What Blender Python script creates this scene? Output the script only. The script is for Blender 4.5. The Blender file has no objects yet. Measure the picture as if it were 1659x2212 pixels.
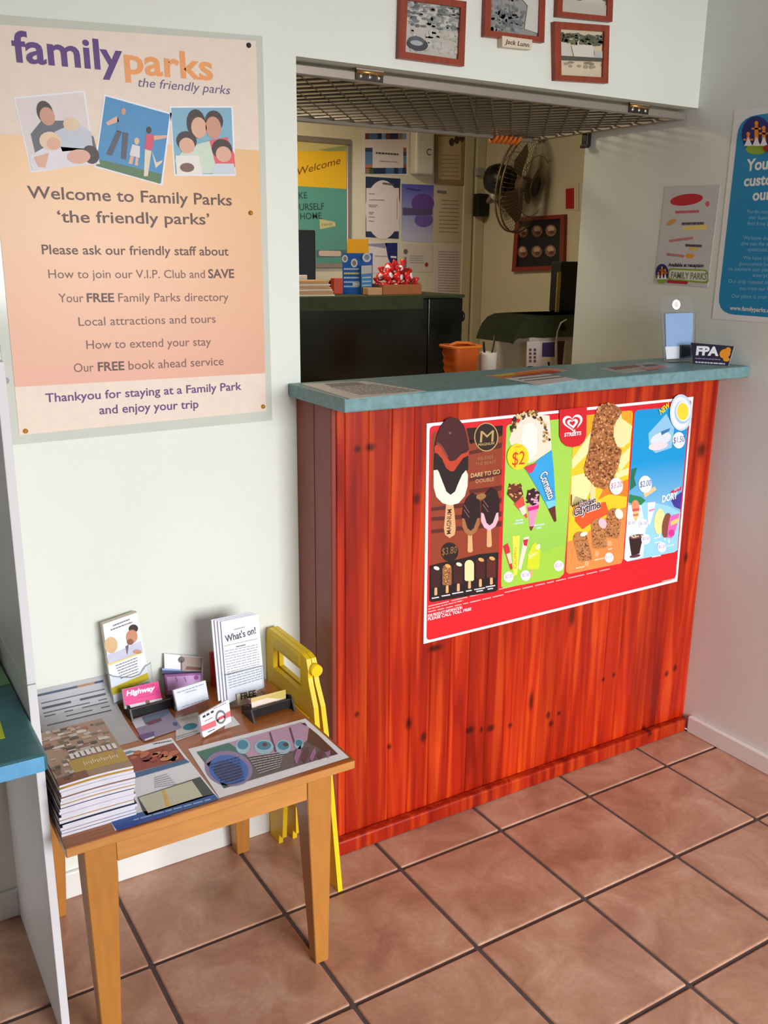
import bpy, bmesh, math, random
from mathutils import Vector, Matrix
random.seed(7)
sc = bpy.context.scene
C = sc.collection
# ------------------------------------------------------------------ camera
CAM = Vector((-1.1332152, -1.7352951, 1.5351003))
CR = Vector((0.8523923, -0.5228107, 0.0098185)); CF = Vector((0.5060081, 0.819972, -0.2675851))
CR.normalize(); CF.normalize(); CU = CR.cross(CF).normalized(); CR = CF.cross(CU).normalized()
FPX = 2004.449; IW, IH = 1659.0, 2212.0
cam = bpy.data.cameras.new('camera'); camo = bpy.data.objects.new('camera', cam); C.objects.link(camo)
cam.sensor_fit = 'VERTICAL'; cam.sensor_height = 36.0; cam.lens = 36.0 * FPX / IH
cam.clip_start = 0.05; cam.clip_end = 60
camo.matrix_world = Matrix(((CR.x, CU.x, -CF.x, CAM.x), (CR.y, CU.y, -CF.y, CAM.y), (CR.z, CU.z, -CF.z, CAM.z), (0, 0, 0, 1)))
sc.camera = camo
# ------------------------------------------------------------------ world, lights, exposure
sc.view_settings.view_transform = 'Standard'; sc.view_settings.look = 'None'
sc.view_settings.gamma = 1.0; sc.view_settings.use_curve_mapping = False
sc.view_settings.exposure = 0.0
wd = bpy.data.worlds.new('daylight'); sc.world = wd; wd.use_nodes = True
bg = wd.node_tree.nodes['Background']; bg.inputs[0].default_value = (0.86, 0.93, 1.0, 1); bg.inputs[1].default_value = 0.8
def area(name, loc, target, sx, sy, power, col):
    l = bpy.data.lights.new(name, 'AREA'); l.shape = 'RECTANGLE'; l.size = sx; l.size_y = sy; l.energy = power; l.color = col
    o = bpy.data.objects.new(name, l); C.objects.link(o); o.location = loc
    o.rotation_euler = (Vector(target) - Vector(loc)).to_track_quat('-Z', 'Y').to_euler()
    return o
area('daylight', (0.35, -7.2, 2.55), (0.0, 0.3, 0.9), 4.6, 3.1, 950, (0.985, 0.985, 1.0))
area('office_lamp', (0.42, 1.62, 2.40), (0.55, 1.6, 0), 0.35, 0.25, 13.0, (1.0, 0.80, 0.55))

# ------------------------------------------------------------------ projection helpers (photo frame point -> point on a real plane)
def ray(px, py): return CF + CR * ((px - IW / 2) / FPX) - CU * ((py - IH / 2) / FPX)
def onp(p0, n, px, py):
    d = ray(px, py); return CAM + d * ((Vector(p0) - CAM).dot(n) / d.dot(n))
AX = {'x': Vector((1, 0, 0)), 'y': Vector((0, 1, 0)), 'z': Vector((0, 0, 1))}
def at(ax, val, px, py): return onp(AX[ax] * val, AX[ax], px, py)
def tilt(yaw, lean):          # normal of a card facing -Y, leaning back, turned about z
    L = math.radians(lean); a = math.radians(yaw)
    v = Vector((0, -math.cos(L), math.sin(L))); return Matrix.Rotation(a, 3, 'Z') @ v

# ------------------------------------------------------------------ materials
def lin(c):
    r = []
    for v in c[:3]:
        v /= 255.0; r.append(v / 12.92 if v <= 0.04045 else ((v + 0.055) / 1.055) ** 2.4)
    return (r[0], r[1], r[2], 1)
M = {}
def nn(nt, typ, **kw):
    n = nt.nodes.new(typ)
    for k, v in kw.items(): setattr(n, k, v)
    return n
def mat(name, col, rough=0.6, metal=0.0, spec=0.5, noise=0.0, nscale=8.0, bump=0.0, bscale=60.0, trans=0.0, ior=1.45, stretch=None, coat=0.0):
    if name in M: return M[name]
    m = bpy.data.materials.new(name); m.use_nodes = True; nt = m.node_tree; b = nt.nodes['Principled BSDF']
    b.inputs['Base Color'].default_value = lin(col); b.inputs['Roughness'].default_value = rough
    b.inputs['Metallic'].default_value = metal; b.inputs['Specular IOR Level'].default_value = spec
    b.inputs['Transmission Weight'].default_value = trans; b.inputs['IOR'].default_value = ior
    b.inputs['Coat Weight'].default_value = coat
    if noise or bump:
        tc = nn(nt, 'ShaderNodeTexCoord'); mp = nn(nt, 'ShaderNodeMapping'); nt.links.new(tc.outputs['Object'], mp.inputs[0])
        if stretch: mp.inputs['Scale'].default_value = stretch
    if noise:
        t = nn(nt, 'ShaderNodeTexNoise'); t.inputs['Scale'].default_value = nscale; t.inputs['Detail'].default_value = 5
        nt.links.new(mp.outputs[0], t.inputs[0])
        mr = nn(nt, 'ShaderNodeMapRange'); mr.inputs[1].default_value = 0.3; mr.inputs[2].default_value = 0.7
        mr.inputs[3].default_value = 1 - noise; mr.inputs[4].default_value = 1 + noise; nt.links.new(t.outputs[0], mr.inputs[0])
        mx = nn(nt, 'ShaderNodeVectorMath', operation='SCALE'); mx.inputs[0].default_value = lin(col)[:3]
        nt.links.new(mr.outputs[0], mx.inputs['Scale']); nt.links.new(mx.outputs[0], b.inputs['Base Color'])
    if bump:
        t2 = nn(nt, 'ShaderNodeTexNoise'); t2.inputs['Scale'].default_value = bscale; nt.links.new(mp.outputs[0], t2.inputs[0])
        bp = nn(nt, 'ShaderNodeBump'); bp.inputs['Strength'].default_value = bump; bp.inputs['Distance'].default_value = 0.002
        nt.links.new(t2.outputs[0], bp.inputs['Height']); nt.links.new(bp.outputs[0], b.inputs['Normal'])
    M[name] = m; return m
def ink(r, g, b): return mat('ink_%d_%d_%d' % (r, g, b), (r, g, b), 0.45, noise=0.03, nscale=40)

mat('wall_paint', (230, 236, 226), 0.55, noise=0.025, nscale=2.5, bump=0.12, bscale=90)
mat('wall_paint_cool', (226, 231, 226), 0.6, noise=0.03, nscale=2.2, bump=0.12, bscale=90)
mat('office_paint', (222, 214, 186), 0.6, noise=0.03, nscale=2.5)
mat('shop_wall', (168, 166, 158), 0.7, noise=0.03)  # toned down to cut light bounced from the unseen walls
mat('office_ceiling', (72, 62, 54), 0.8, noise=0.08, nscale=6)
mat('ceiling_paint', (225, 225, 220), 0.7, noise=0.02)
mat('skirting_paint', (232, 234, 230), 0.4, noise=0.02)
mat('grout', (88, 72, 70), 0.85, noise=0.15, nscale=30)
mat('laminate_teal', (112, 150, 154), 0.42, noise=0.16, nscale=55)
mat('laminate_teal_edge', (112, 178, 196), 0.42, noise=0.10, nscale=45)
mat('laminate_dark_teal', (62, 112, 118), 0.4, noise=0.16, nscale=28, stretch=(1, 3, 1))
mat('laminate_edge_reflection', (100, 170, 215), 0.45, noise=0.10, nscale=40)  # bright reflection along the desk's front edge, put into the colour
mat('white_board', (226, 226, 230), 0.45, noise=0.02)
mat('grey_board', (168, 172, 178), 0.5, noise=0.02)
mat('paper', (236, 236, 240), 0.6, noise=0.015, nscale=20)
mat('paper_bright', (245, 246, 252), 0.6, noise=0.01)
mat('paper_edge', (214, 214, 226), 0.7, noise=0.10, nscale=300, stretch=(0.2, 0.2, 4))
mat('paper_cream', (222, 208, 186), 0.6, noise=0.02)
mat('frame_wood', (146, 62, 38), 0.4, noise=0.18, nscale=14, stretch=(6, 6, 1))
mat('steel_frame', (172, 162, 152), 0.35, metal=0.55, noise=0.05)
mat('steel_mesh', (128, 120, 112), 0.6, metal=0.6, noise=0.06, nscale=30)
mat('steel_dark', (70, 64, 58), 0.4, metal=0.7, noise=0.08)
mat('brass', (196, 150, 90), 0.3, metal=0.8, noise=0.05)
mat('chrome', (235, 235, 240), 0.08, metal=1.0, noise=0.01)
mat('black_plastic', (24, 24, 26), 0.35, noise=0.05)
mat('black_matte', (20, 20, 19), 0.55, noise=0.2, nscale=6)
mat('yellow_plastic', (238, 200, 22), 0.38, noise=0.05, nscale=6)
mat('orange_plastic', (226, 118, 40), 0.45, noise=0.06)
mat('white_plastic', (225, 218, 205), 0.35, noise=0.02)
mat('green_cloth', (50, 58, 30), 0.9, noise=0.18, nscale=30, bump=0.3, bscale=200)
mat('dark_cabinet', (23, 24, 19), 0.18, noise=0.5, nscale=5)
mat('pine_side_shaded', (134, 56, 46), 0.4, noise=0.12, nscale=6, stretch=(8, 8, 0.6))  # darker copy of the stained pine; the side's shade is in the colour
mat('table_birch', (194, 134, 70), 0.36, noise=0.10, nscale=9, stretch=(1.2, 9, 9), coat=0.15)
mat('table_leg_birch', (180, 120, 52), 0.36, noise=0.07, nscale=9, stretch=(9, 9, 1), coat=0.15)
mat('table_top_veneer', (164, 96, 42), 0.22, noise=0.12, nscale=9, stretch=(1.2, 9, 9), coat=0.2)
mat('pin_brass', (206, 148, 60), 0.3, metal=0.5, noise=0.05)
mat('carton_tan', (196, 152, 104), 0.7, noise=0.06)
mat('tray_brown', (168, 96, 48), 0.6, noise=0.08)
mat('red_wrap', (214, 44, 44), 0.25, noise=0.12, nscale=60)
mat('fan_grey', (150, 130, 108), 0.4, metal=0.5, noise=0.04)
mat('fan_blade', (120, 104, 88), 0.45, noise=0.05)
def clear_material(name, tint, fac):
    m = bpy.data.materials.new(name); m.use_nodes = True; nt = m.node_tree; nt.nodes.remove(nt.nodes['Principled BSDF'])
    tr = nn(nt, 'ShaderNodeBsdfTransparent'); tr.inputs[0].default_value = tint
    gl = nn(nt, 'ShaderNodeBsdfGlossy'); gl.inputs['Roughness'].default_value = 0.04
    lw = nn(nt, 'ShaderNodeLayerWeight'); lw.inputs[0].default_value = fac
    mx = nn(nt, 'ShaderNodeMixShader'); nt.links.new(lw.outputs['Fresnel'], mx.inputs[0])
    nt.links.new(tr.outputs[0], mx.inputs[1]); nt.links.new(gl.outputs[0], mx.inputs[2])
    nt.links.new(mx.outputs[0], nt.nodes['Material Output'].inputs[0]); M[name] = m
clear_material('acrylic', (0.94, 0.955, 0.965, 1), 0.07)
mat('acrylic_edge', (120, 126, 138), 0.2, noise=0.02)
mat('sleeve_clear', (206, 212, 200), 0.12, noise=0.02)

def tile_material():
    m = bpy.data.materials.new('terracotta_tile'); m.use_nodes = True; nt = m.node_tree; b = nt.nodes['Principled BSDF']
    tc = nn(nt, 'ShaderNodeTexCoord'); sx = nn(nt, 'ShaderNodeSeparateXYZ'); nt.links.new(tc.outputs['Object'], sx.inputs[0])
    fl = []
    for i in (0, 1):
        d = nn(nt, 'ShaderNodeMath', operation='DIVIDE'); d.inputs[1].default_value = 0.33; nt.links.new(sx.outputs[i], d.inputs[0])
        f = nn(nt, 'ShaderNodeMath', operation='FLOOR'); nt.links.new(d.outputs[0], f.inputs[0]); fl.append(f)
    cx = nn(nt, 'ShaderNodeCombineXYZ'); nt.links.new(fl[0].outputs[0], cx.inputs[0]); nt.links.new(fl[1].outputs[0], cx.inputs[1])
    wn = nn(nt, 'ShaderNodeTexWhiteNoise'); nt.links.new(cx.outputs[0], wn.inputs[0])
    off = nn(nt, 'ShaderNodeVectorMath', operation='MULTIPLY_ADD'); off.inputs[1].default_value = (9, 9, 9)
    nt.links.new(wn.outputs['Color'], off.inputs[0]); nt.links.new(tc.outputs['Object'], off.inputs[2])
    n1 = nn(nt, 'ShaderNodeTexNoise'); n1.inputs['Scale'].default_value = 7; n1.inputs['Detail'].default_value = 6; n1.inputs['Roughness'].default_value = 0.6
    n1.inputs['Distortion'].default_value = 0.6
    nt.links.new(off.outputs[0], n1.inputs[0])
    cr = nn(nt, 'ShaderNodeValToRGB'); e = cr.color_ramp.elements
    e[0].position = 0.30; e[0].color = lin((160, 114, 92)); e[1].position = 0.72; e[1].color = lin((206, 168, 144))
    e2 = e.new(0.5); e2.color = lin((186, 140, 115))
    nt.links.new(n1.outputs[0], cr.inputs[0])
    n2 = nn(nt, 'ShaderNodeTexNoise'); n2.inputs['Scale'].default_value = 90; n2.inputs['Detail'].default_value = 3
    nt.links.new(tc.outputs['Object'], n2.inputs[0])
    mr = nn(nt, 'ShaderNodeMapRange'); mr.inputs[1].default_value = 0.3; mr.inputs[2].default_value = 0.7; mr.inputs[3].default_value = 0.93; mr.inputs[4].default_value = 1.06
    nt.links.new(n2.outputs[0], mr.inputs[0])
    mx = nn(nt, 'ShaderNodeVectorMath', operation='SCALE'); nt.links.new(cr.outputs[0], mx.inputs[0]); nt.links.new(mr.outputs[0], mx.inputs['Scale'])
    nt.links.new(mx.outputs[0], b.inputs['Base Color'])
    b.inputs['Roughness'].default_value = 0.33
    bp = nn(nt, 'ShaderNodeBump'); bp.inputs['Strength'].default_value = 0.15; bp.inputs['Distance'].default_value = 0.002
    nt.links.new(n1.outputs[0], bp.inputs['Height']); nt.links.new(bp.outputs[0], b.inputs['Normal'])
    M['tile'] = m
tile_material()

KNOTS = []
def pine_material():
    m = bpy.data.materials.new('stained_pine'); m.use_nodes = True; nt = m.node_tree; b = nt.nodes['Principled BSDF']
    at_ = nn(nt, 'ShaderNodeAttribute'); at_.attribute_name = 'board'
    geo = nn(nt, 'ShaderNodeNewGeometry')
    off = nn(nt, 'ShaderNodeVectorMath', operation='MULTIPLY_ADD'); off.inputs[1].default_value = (7, 7, 7)
    nt.links.new(at_.outputs['Color'], off.inputs[0]); nt.links.new(geo.outputs['Position'], off.inputs[2])
    mp = nn(nt, 'ShaderNodeMapping'); mp.inputs['Scale'].default_value = (20, 20, 1.0); nt.links.new(off.outputs[0], mp.inputs[0])
    n1 = nn(nt, 'ShaderNodeTexNoise'); n1.inputs['Scale'].default_value = 1.6; n1.inputs['Detail'].default_value = 3.5; n1.inputs['Distortion'].default_value = 0.7
    nt.links.new(mp.outputs[0], n1.inputs[0])
    cr = nn(nt, 'ShaderNodeValToRGB'); e = cr.color_ramp.elements
    e[0].position = 0.30; e[0].color = lin((138, 20, 4)); e[1].position = 0.74; e[1].color = lin((216, 78, 22))
    k = e.new(0.5); k.color = lin((178, 38, 8))
    nt.links.new(n1.outputs[0], cr.inputs[0])
    mp2 = nn(nt, 'ShaderNodeMapping'); mp2.inputs['Scale'].default_value = (3, 3, 1.2); nt.links.new(off.outputs[0], mp2.inputs[0])
    n3 = nn(nt, 'ShaderNodeTexNoise'); n3.inputs['Scale'].default_value = 2.2; nt.links.new(mp2.outputs[0], n3.inputs[0])
    s = nn(nt, 'ShaderNodeSeparateColor'); nt.links.new(at_.outputs['Color'], s.inputs[0])
    add = nn(nt, 'ShaderNodeMath', operation='MULTIPLY_ADD'); add.inputs[1].default_value = 0.30; add.inputs[2].default_value = 0.56
    nt.links.new(s.outputs[0], add.inputs[0])
    a2 = nn(nt, 'ShaderNodeMath', operation='MULTIPLY_ADD'); a2.inputs[1].default_value = 0.55; nt.links.new(n3.outputs[0], a2.inputs[0]); nt.links.new(add.outputs[0], a2.inputs[2])
    val = a2.outputs[0]
    sp = nn(nt, 'ShaderNodeSeparateXYZ'); nt.links.new(geo.outputs['Position'], sp.inputs[0])
    for (kx, kz, rx, rz) in KNOTS:
        dx = nn(nt, 'ShaderNodeMath', operation='MULTIPLY_ADD'); dx.inputs[1].default_value = 1 / rx; dx.inputs[2].default_value = -kx / rx; nt.links.new(sp.outputs[0], dx.inputs[0])
        dz = nn(nt, 'ShaderNodeMath', operation='MULTIPLY_ADD'); dz.inputs[1].default_value = 1 / rz; dz.inputs[2].default_value = -kz / rz; nt.links.new(sp.outputs[2], dz.inputs[0])
        cc = nn(nt, 'ShaderNodeCombineXYZ'); nt.links.new(dx.outputs[0], cc.inputs[0]); nt.links.new(dz.outputs[0], cc.inputs[1])
        ln = nn(nt, 'ShaderNodeVectorMath', operation='LENGTH'); nt.links.new(cc.outputs[0], ln.inputs[0])
        mr = nn(nt, 'ShaderNodeMapRange'); mr.inputs[1].default_value = 0.35; mr.inputs[2].default_value = 1.9; mr.inputs[3].default_value = 0.24; mr.inputs[4].default_value = 1.0
        mr.interpolation_type = 'SMOOTHSTEP'; nt.links.new(ln.outputs['Value'], mr.inputs[0])
        mu = nn(nt, 'ShaderNodeMath', operation='MULTIPLY'); nt.links.new(val, mu.inputs[0]); nt.links.new(mr.outputs[0], mu.inputs[1]); val = mu.outputs[0]
    mx = nn(nt, 'ShaderNodeVectorMath', operation='SCALE'); nt.links.new(cr.outputs[0], mx.inputs[0]); nt.links.new(val, mx.inputs['Scale'])
    nt.links.new(mx.outputs[0], b.inputs['Base Color'])
    b.inputs['Roughness'].default_value = 0.34; b.inputs['Specular IOR Level'].default_value = 0.35
    M['stained_pine'] = m
for px, py, rx, rz in [(800, 966, .018, .012), (772, 970, .012, .010), (900, 1078, .013, .018), (712, 1352, .020, .022), (883, 1563, .013, .022), (915, 1592, .013, .019),
                       (771, 1543, .009, .010), (841, 1613, .009, .010), (1015, 1577, .020, .014), (1040, 1576, .007, .011), (1060, 1573, .018, .014), (1102, 1567, .010, .010), (1147, 1515, .011, .040),
                       (1184, 1545, .011, .016), (1190, 1563, .012, .014), (1207, 1541, .010, .009), (1303, 1468, .008, .009), (1326, 1458, .008, .010), (1440, 1455, .012, .014), (1458, 1443, .012, .016),
                       (1515, 972, .022, .030), (1482, 1204, .012, .022), (1236, 1330, .015, .045), (940, 1400, .03, .012), (1390, 1575, .012, .018)]:
    p = at('y', .149, px, py); KNOTS.append((p.x, p.z, rx * .66, rz * .66))
pine_material()

def gradient_print(name, z0, c0, z1, c1):
    m = bpy.data.materials.new(name); m.use_nodes = True; nt = m.node_tree; b = nt.nodes['Principled BSDF']
    g = nn(nt, 'ShaderNodeNewGeometry'); s = nn(nt, 'ShaderNodeSeparateXYZ'); nt.links.new(g.outputs['Position'], s.inputs[0])
    mr = nn(nt, 'ShaderNodeMapRange'); mr.inputs[1].default_value = z0; mr.inputs[2].default_value = z1; nt.links.new(s.outputs[2], mr.inputs[0])
    mx = nn(nt, 'ShaderNodeMix', data_type='RGBA'); nt.links.new(mr.outputs[0], mx.inputs[0]); mx.inputs[6].default_value = lin(c0); mx.inputs[7].default_value = lin(c1)
    nt.links.new(mx.outputs[2], b.inputs['Base Color']); b.inputs['Roughness'].default_value = 0.35
    M[name] = m
gradient_print('poster_orange', 1.27, (226, 168, 142), 1.72, (232, 184, 122))
gradient_print('kids_blue', 0.6, (190, 232, 248), 0.95, (0, 158, 226))
gradient_print('fresh_green', 0.45, (96, 180, 88), 0.85, (168, 220, 84))
gradient_print('beach_print', 1.60, (238, 150, 30), 1.80, (240, 190, 40))
gradient_print('teal_print', 1.30, (88, 140, 130), 1.75, (92, 158, 142))
gradient_print('lake_print', 1.62, (196, 196, 220), 1.86, (98, 98, 190))

# ------------------------------------------------------------------ text glyphs
GL = {}
def glyphs(s, bold=0.0, shear=0.0):
    key = (s, bold, shear)
    if key not in GL:
        cu = bpy.data.curves.new('t', 'FONT'); cu.body = s; cu.size = 1.0; cu.offset = bold; cu.shear = shear; cu.resolution_u = 3
        cu.dimensions = '2D'; cu.fill_mode = 'FRONT'
        ob = bpy.data.objects.new('t', cu); C.objects.link(ob)
        me = bpy.data.meshes.new_from_object(ob.evaluated_get(bpy.context.evaluated_depsgraph_get()))
        vs = [(v.co.x, v.co.y) for v in me.vertices]; fs = [tuple(p.vertices) for p in me.polygons]
        bpy.data.objects.remove(ob); bpy.data.curves.remove(cu); bpy.data.meshes.remove(me)
        x0 = min(v[0] for v in vs); x1 = max(v[0] for v in vs)
        GL[key] = ([(x - x0, y) for x, y in vs], fs, x1 - x0)
    return GL[key]

# ------------------------------------------------------------------ mesh builder
class MB:
    def __init__(s): s.bm = bmesh.new(); s.mats = []; s.smooth = set()
    def mi(s, m):
        if isinstance(m, str): m = M[m]
        if m not in s.mats: s.mats.append(m)
        return s.mats.index(m)
    def face(s, vs, m, smooth=False):
        try: f = s.bm.faces.new(vs)
        except ValueError: return None
        f.material_index = s.mi(m); f.smooth = smooth; return f
    def _fin(s, geom_faces, m, smooth=False):
        i = s.mi(m)
        for f in geom_faces: f.material_index = i; f.smooth = smooth
    def box(s, a, b, m, bev=0.0, rot=None, piv=None, seg=2):
        a = Vector(a); b = Vector(b); c = (a + b) / 2; d = b - a
        t = bmesh.new(); bmesh.ops.create_cube(t, size=1.0)
        for v in t.verts: v.co = Vector((v.co.x * d.x, v.co.y * d.y, v.co.z * d.z))
        if bev: bmesh.ops.bevel(t, geom=t.edges[:], offset=bev, segments=seg, affect='EDGES', profile=0.5)
        for v in t.verts:
            v.co = v.co + c
            if rot is not None:
                p = Vector(piv) if piv is not None else c
                v.co = p + rot @ (v.co - p)
        s.join(t, m)
        return s
    def join(s, t, m, smooth=False):
        mp = {v: s.bm.verts.new(v.co) for v in t.verts}
        for f in t.faces: s.face([mp[v] for v in f.verts], m, smooth)
        t.free()
    def prism(s, pts, n, th, m, mside=None, mback=None):   # polygon pts (facing n) extruded backwards by th
        n = Vector(n).normalized(); A = [s.bm.verts.new(Vector(p)) for p in pts]; B = [s.bm.verts.new(Vector(p) - n * th) for p in pts]
        s.face(A, m); s.face(B[::-1], mback or mside or m)
        k = len(pts)
        for i in range(k): s.face([A[i], B[i], B[(i + 1) % k], A[(i + 1) % k]], mside or m)
        return s
    def cyl(s, a, b, r, m, r2=None, seg=16, cap=True, smooth=True):
        a = Vector(a); b = Vector(b); d = (b - a).normalized(); u = d.orthogonal().normalized(); w = d.cross(u)
        r2 = r if r2 is None else r2
        R0 = []; R1 = []
        for i in range(seg):
            t = 2 * math.pi * i / seg; q = u * math.cos(t) + w * math.sin(t)
            R0.append(s.bm.verts.new(a + q * r)); R1.append(s.bm.verts.new(b + q * r2))
        for i in range(seg): s.face([R0[i], R0[(i + 1) % seg], R1[(i + 1) % seg], R1[i]], m, smooth)
        if cap: s.face(R0[::-1], m); s.face(R1, m)
        return s
    def tube(s, pts, r, m, seg=8, closed=False):
        pts = [Vector(p) for p in pts]; k = len(pts); rings = []; u = None
        for i in range(k):
            p0 = pts[(i - 1) % k] if closed or i > 0 else pts[i]; p1 = pts[(i + 1) % k] if closed or i < k - 1 else pts[i]
            d = (p1 - p0).normalized()
            u = d.orthogonal().normalized() if u is None else (u - d * u.dot(d)).normalized()
            w = d.cross(u)
            rings.append([s.bm.verts.new(pts[i] + u * (r * math.cos(2 * math.pi * j / seg)) + w * (r * math.sin(2 * math.pi * j / seg))) for j in range(seg)])
        for i in range(k if closed else k - 1):
            A = rings[i]; B = rings[(i + 1) % k]
            for j in range(seg): s.face([A[j], A[(j + 1) % seg], B[(j + 1) % seg], B[j]], m, True)
        if not closed: s.face(rings[0][::-1], m); s.face(rings[-1], m)
        return s
    def lathe(s, prof, m, o, ax, seg=24):      # prof: list of (radius, along axis)
        o = Vector(o); d = Vector(ax).normalized(); u = d.orthogonal().normalized(); w = d.cross(u); R = []
        for r, h in prof:
            R.append([s.bm.verts.new(o + d * h + (u * math.cos(2 * math.pi * i / seg) + w * math.sin(2 * math.pi * i / seg)) * max(r, 1e-5)) for i in range(seg)])
        for a, b in zip(R, R[1:]):
            for i in range(seg): s.face([a[i], a[(i + 1) % seg], b[(i + 1) % seg], b[i]], m, True)
        return s
    def ball(s, c, rx, ry, rz, m, rot=None, seg=12):
        t = bmesh.new(); bmesh.ops.create_uvsphere(t, u_segments=seg, v_segments=max(6, seg // 2), radius=1)
        for v in t.verts:
            q = Vector((v.co.x * rx, v.co.y * ry, v.co.z * rz))
            v.co = Vector(c) + (rot @ q if rot is not None else q)
        s.join(t, m, True); return s
    def build(s, name, parent=None, origin=None):
        me = bpy.data.meshes.new(name)
        s.bm.verts.ensure_lookup_table()
        if parent is not None: org = Vector(parent['_o'])
        elif origin is not None: org = Vector(origin)
        else:
            xs = [v.co for v in s.bm.verts]
            lo = Vector((min(v.x for v in xs), min(v.y for v in xs), min(v.z for v in xs))); hi = Vector((max(v.x for v in xs), max(v.y for v in xs), max(v.z for v in xs)))
            org = Vector(((lo.x + hi.x) / 2, (lo.y + hi.y) / 2, lo.z))
        for v in s.bm.verts: v.co -= org
        bmesh.ops.recalc_face_normals(s.bm, faces=s.bm.faces[:])
        s.bm.to_mesh(me); s.bm.free()
        for m in s.mats: me.materials.append(m)
        o = bpy.data.objects.new(name, me); C.objects.link(o)
        o['_o'] = list(org)
        if parent is not None: o.parent = parent
        else: o.location = org
        return o
# flat prints on a plane: points are given in the photo frame and fall on the real plane of the sheet
class Print(MB):
    EPS = 0.00028
    def __init__(s, p0, n):
        MB.__init__(s); s.p0 = Vector(p0); s.n = Vector(n).normalized()
        if s.n.dot(CAM - s.p0) < 0: s.n = -s.n
        s.org = (0.0, 0.0); s.sc = 1.0
    def crop(s, ox, oy, k): s.org = (ox, oy); s.sc = k; return s
    def w(s, p, lay=0):
        q = s.p0 + s.n * (lay * s.EPS)
        return onp(q, s.n, s.org[0] + p[0] * s.sc, s.org[1] + p[1] * s.sc)
    def base(s, pts, th, m, mside=None): s.prism([s.w(p) for p in pts], s.n, th, m, mside); return s
    def poly(s, pts, m, lay=1): s.face([s.bm.verts.new(s.w(p, lay)) for p in pts], m); return s
    def ell(s, cx, cy, rx, ry, m, lay=1, rot=0.0, seg=24):
        c, q = math.cos(math.radians(rot)), math.sin(math.radians(rot))
        return s.poly([(cx + rx * math.cos(t) * c - ry * math.sin(t) * q, cy + rx * math.cos(t) * q + ry * math.sin(t) * c) for t in [2 * math.pi * i / seg for i in range(seg)]], m, lay)
    def rrect(s, tl, tr, br, bl, r, m, lay=1, n=5):   # quad with rounded corners, r as a fraction of the sides
        P = [Vector((*p, 0)) for p in (tl, tr, br, bl)]; out = []
        for i in range(4):
            p = P[i]; a = P[i - 1]; b = P[(i + 1) % 4]
            ra = min(r, (a - p).length * .49); rb = min(r, (b - p).length * .49)
            A = p + (a - p).normalized() * ra; B = p + (b - p).normalized() * rb
            for k in range(n + 1):
                t = k / n; q = A * (1 - t) ** 2 + p * 2 * t * (1 - t) + B * t * t; out.append((q.x, q.y))
        return s.poly(out, m, lay)
    def line(s, a, b, wd, m, lay=1):
        d = Vector((b[0] - a[0], b[1] - a[1])); n = Vector((-d.y, d.x)).normalized() * wd / 2
        return s.poly([(a[0] + n.x, a[1] + n.y), (b[0] + n.x, b[1] + n.y), (b[0] - n.x, b[1] - n.y), (a[0] - n.x, a[1] - n.y)], m, lay)
    def text(s, t, a, b, m, h=None, bold=0.0, shear=0.0, lay=2):
        vs, fs, wd = glyphs(t, bold, shear); A = s.w(a, lay); B = s.w(b, lay); e1 = (B - A); L = e1.length; e1 /= L; e2 = s.n.cross(e1)
        d2 = Vector((b[0] - a[0], b[1] - a[1])); up = Vector((d2.y, -d2.x)).normalized()
        k = L / wd
        if h: kh = abs((s.w((a[0] + up.x * h, a[1] + up.y * h), lay) - A).dot(e2)) / 0.70
        else: kh = k
        V = [s.bm.verts.new(A + e1 * (x * k) + e2 * (y * kh)) for x, y in vs]
        for f in fs: s.face([V[i] for i in f], m)
        return s
    def outlined(s, t, a, b, mo, mi, h, ob, ib, shear=0.0, lay=15):
        w0 = glyphs(t, ib, shear)[2]; f = (ob - ib) / w0; d = (b[0] - a[0], b[1] - a[1])
        s.text(t, (a[0] - d[0] * f, a[1] - d[1] * f), (b[0] + d[0] * f, b[1] + d[1] * f), mo, h=h, bold=ob, shear=shear, lay=lay)
        s.text(t, a, b, mi, h=h, bold=ib, shear=shear, lay=lay + 2); return s
    def scribble(s, a, b, m, wd=3, lay=2, gap=0.25, seed=1):   # a line of print too small to read
        rr = random.Random(seed); t = 0.0; d = Vector((b[0] - a[0], b[1] - a[1]))
        while t < 1:
            e = min(1, t + rr.uniform(.06, .16)); p = Vector(a) + d * t; q = Vector(a) + d * e
            s.line((p.x, p.y), (q.x, q.y), wd, m, lay); t = e + gap * .08
        return s
# ------------------------------------------------------------------ tagging
def tag(o, label, cat, group=None, kind=None):
    o['label'] = label; o['category'] = cat
    if group: o['group'] = group
    if kind: o['kind'] = kind
    return o
def thing(name, label, cat, loc, group=None):
    o = bpy.data.objects.new(name, None); o.empty_display_size = 0.05; C.objects.link(o); o.location = loc; o['_o'] = list(loc)
    return tag(o, label, cat, group)
def struct(mb, name):
    o = mb.build(name, origin=(0, 0, 0)); o['kind'] = 'structure'; return o
def RZ(a): return Matrix.Rotation(math.radians(a), 3, 'Z')
def RX(a): return Matrix.Rotation(math.radians(a), 3, 'X')
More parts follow.
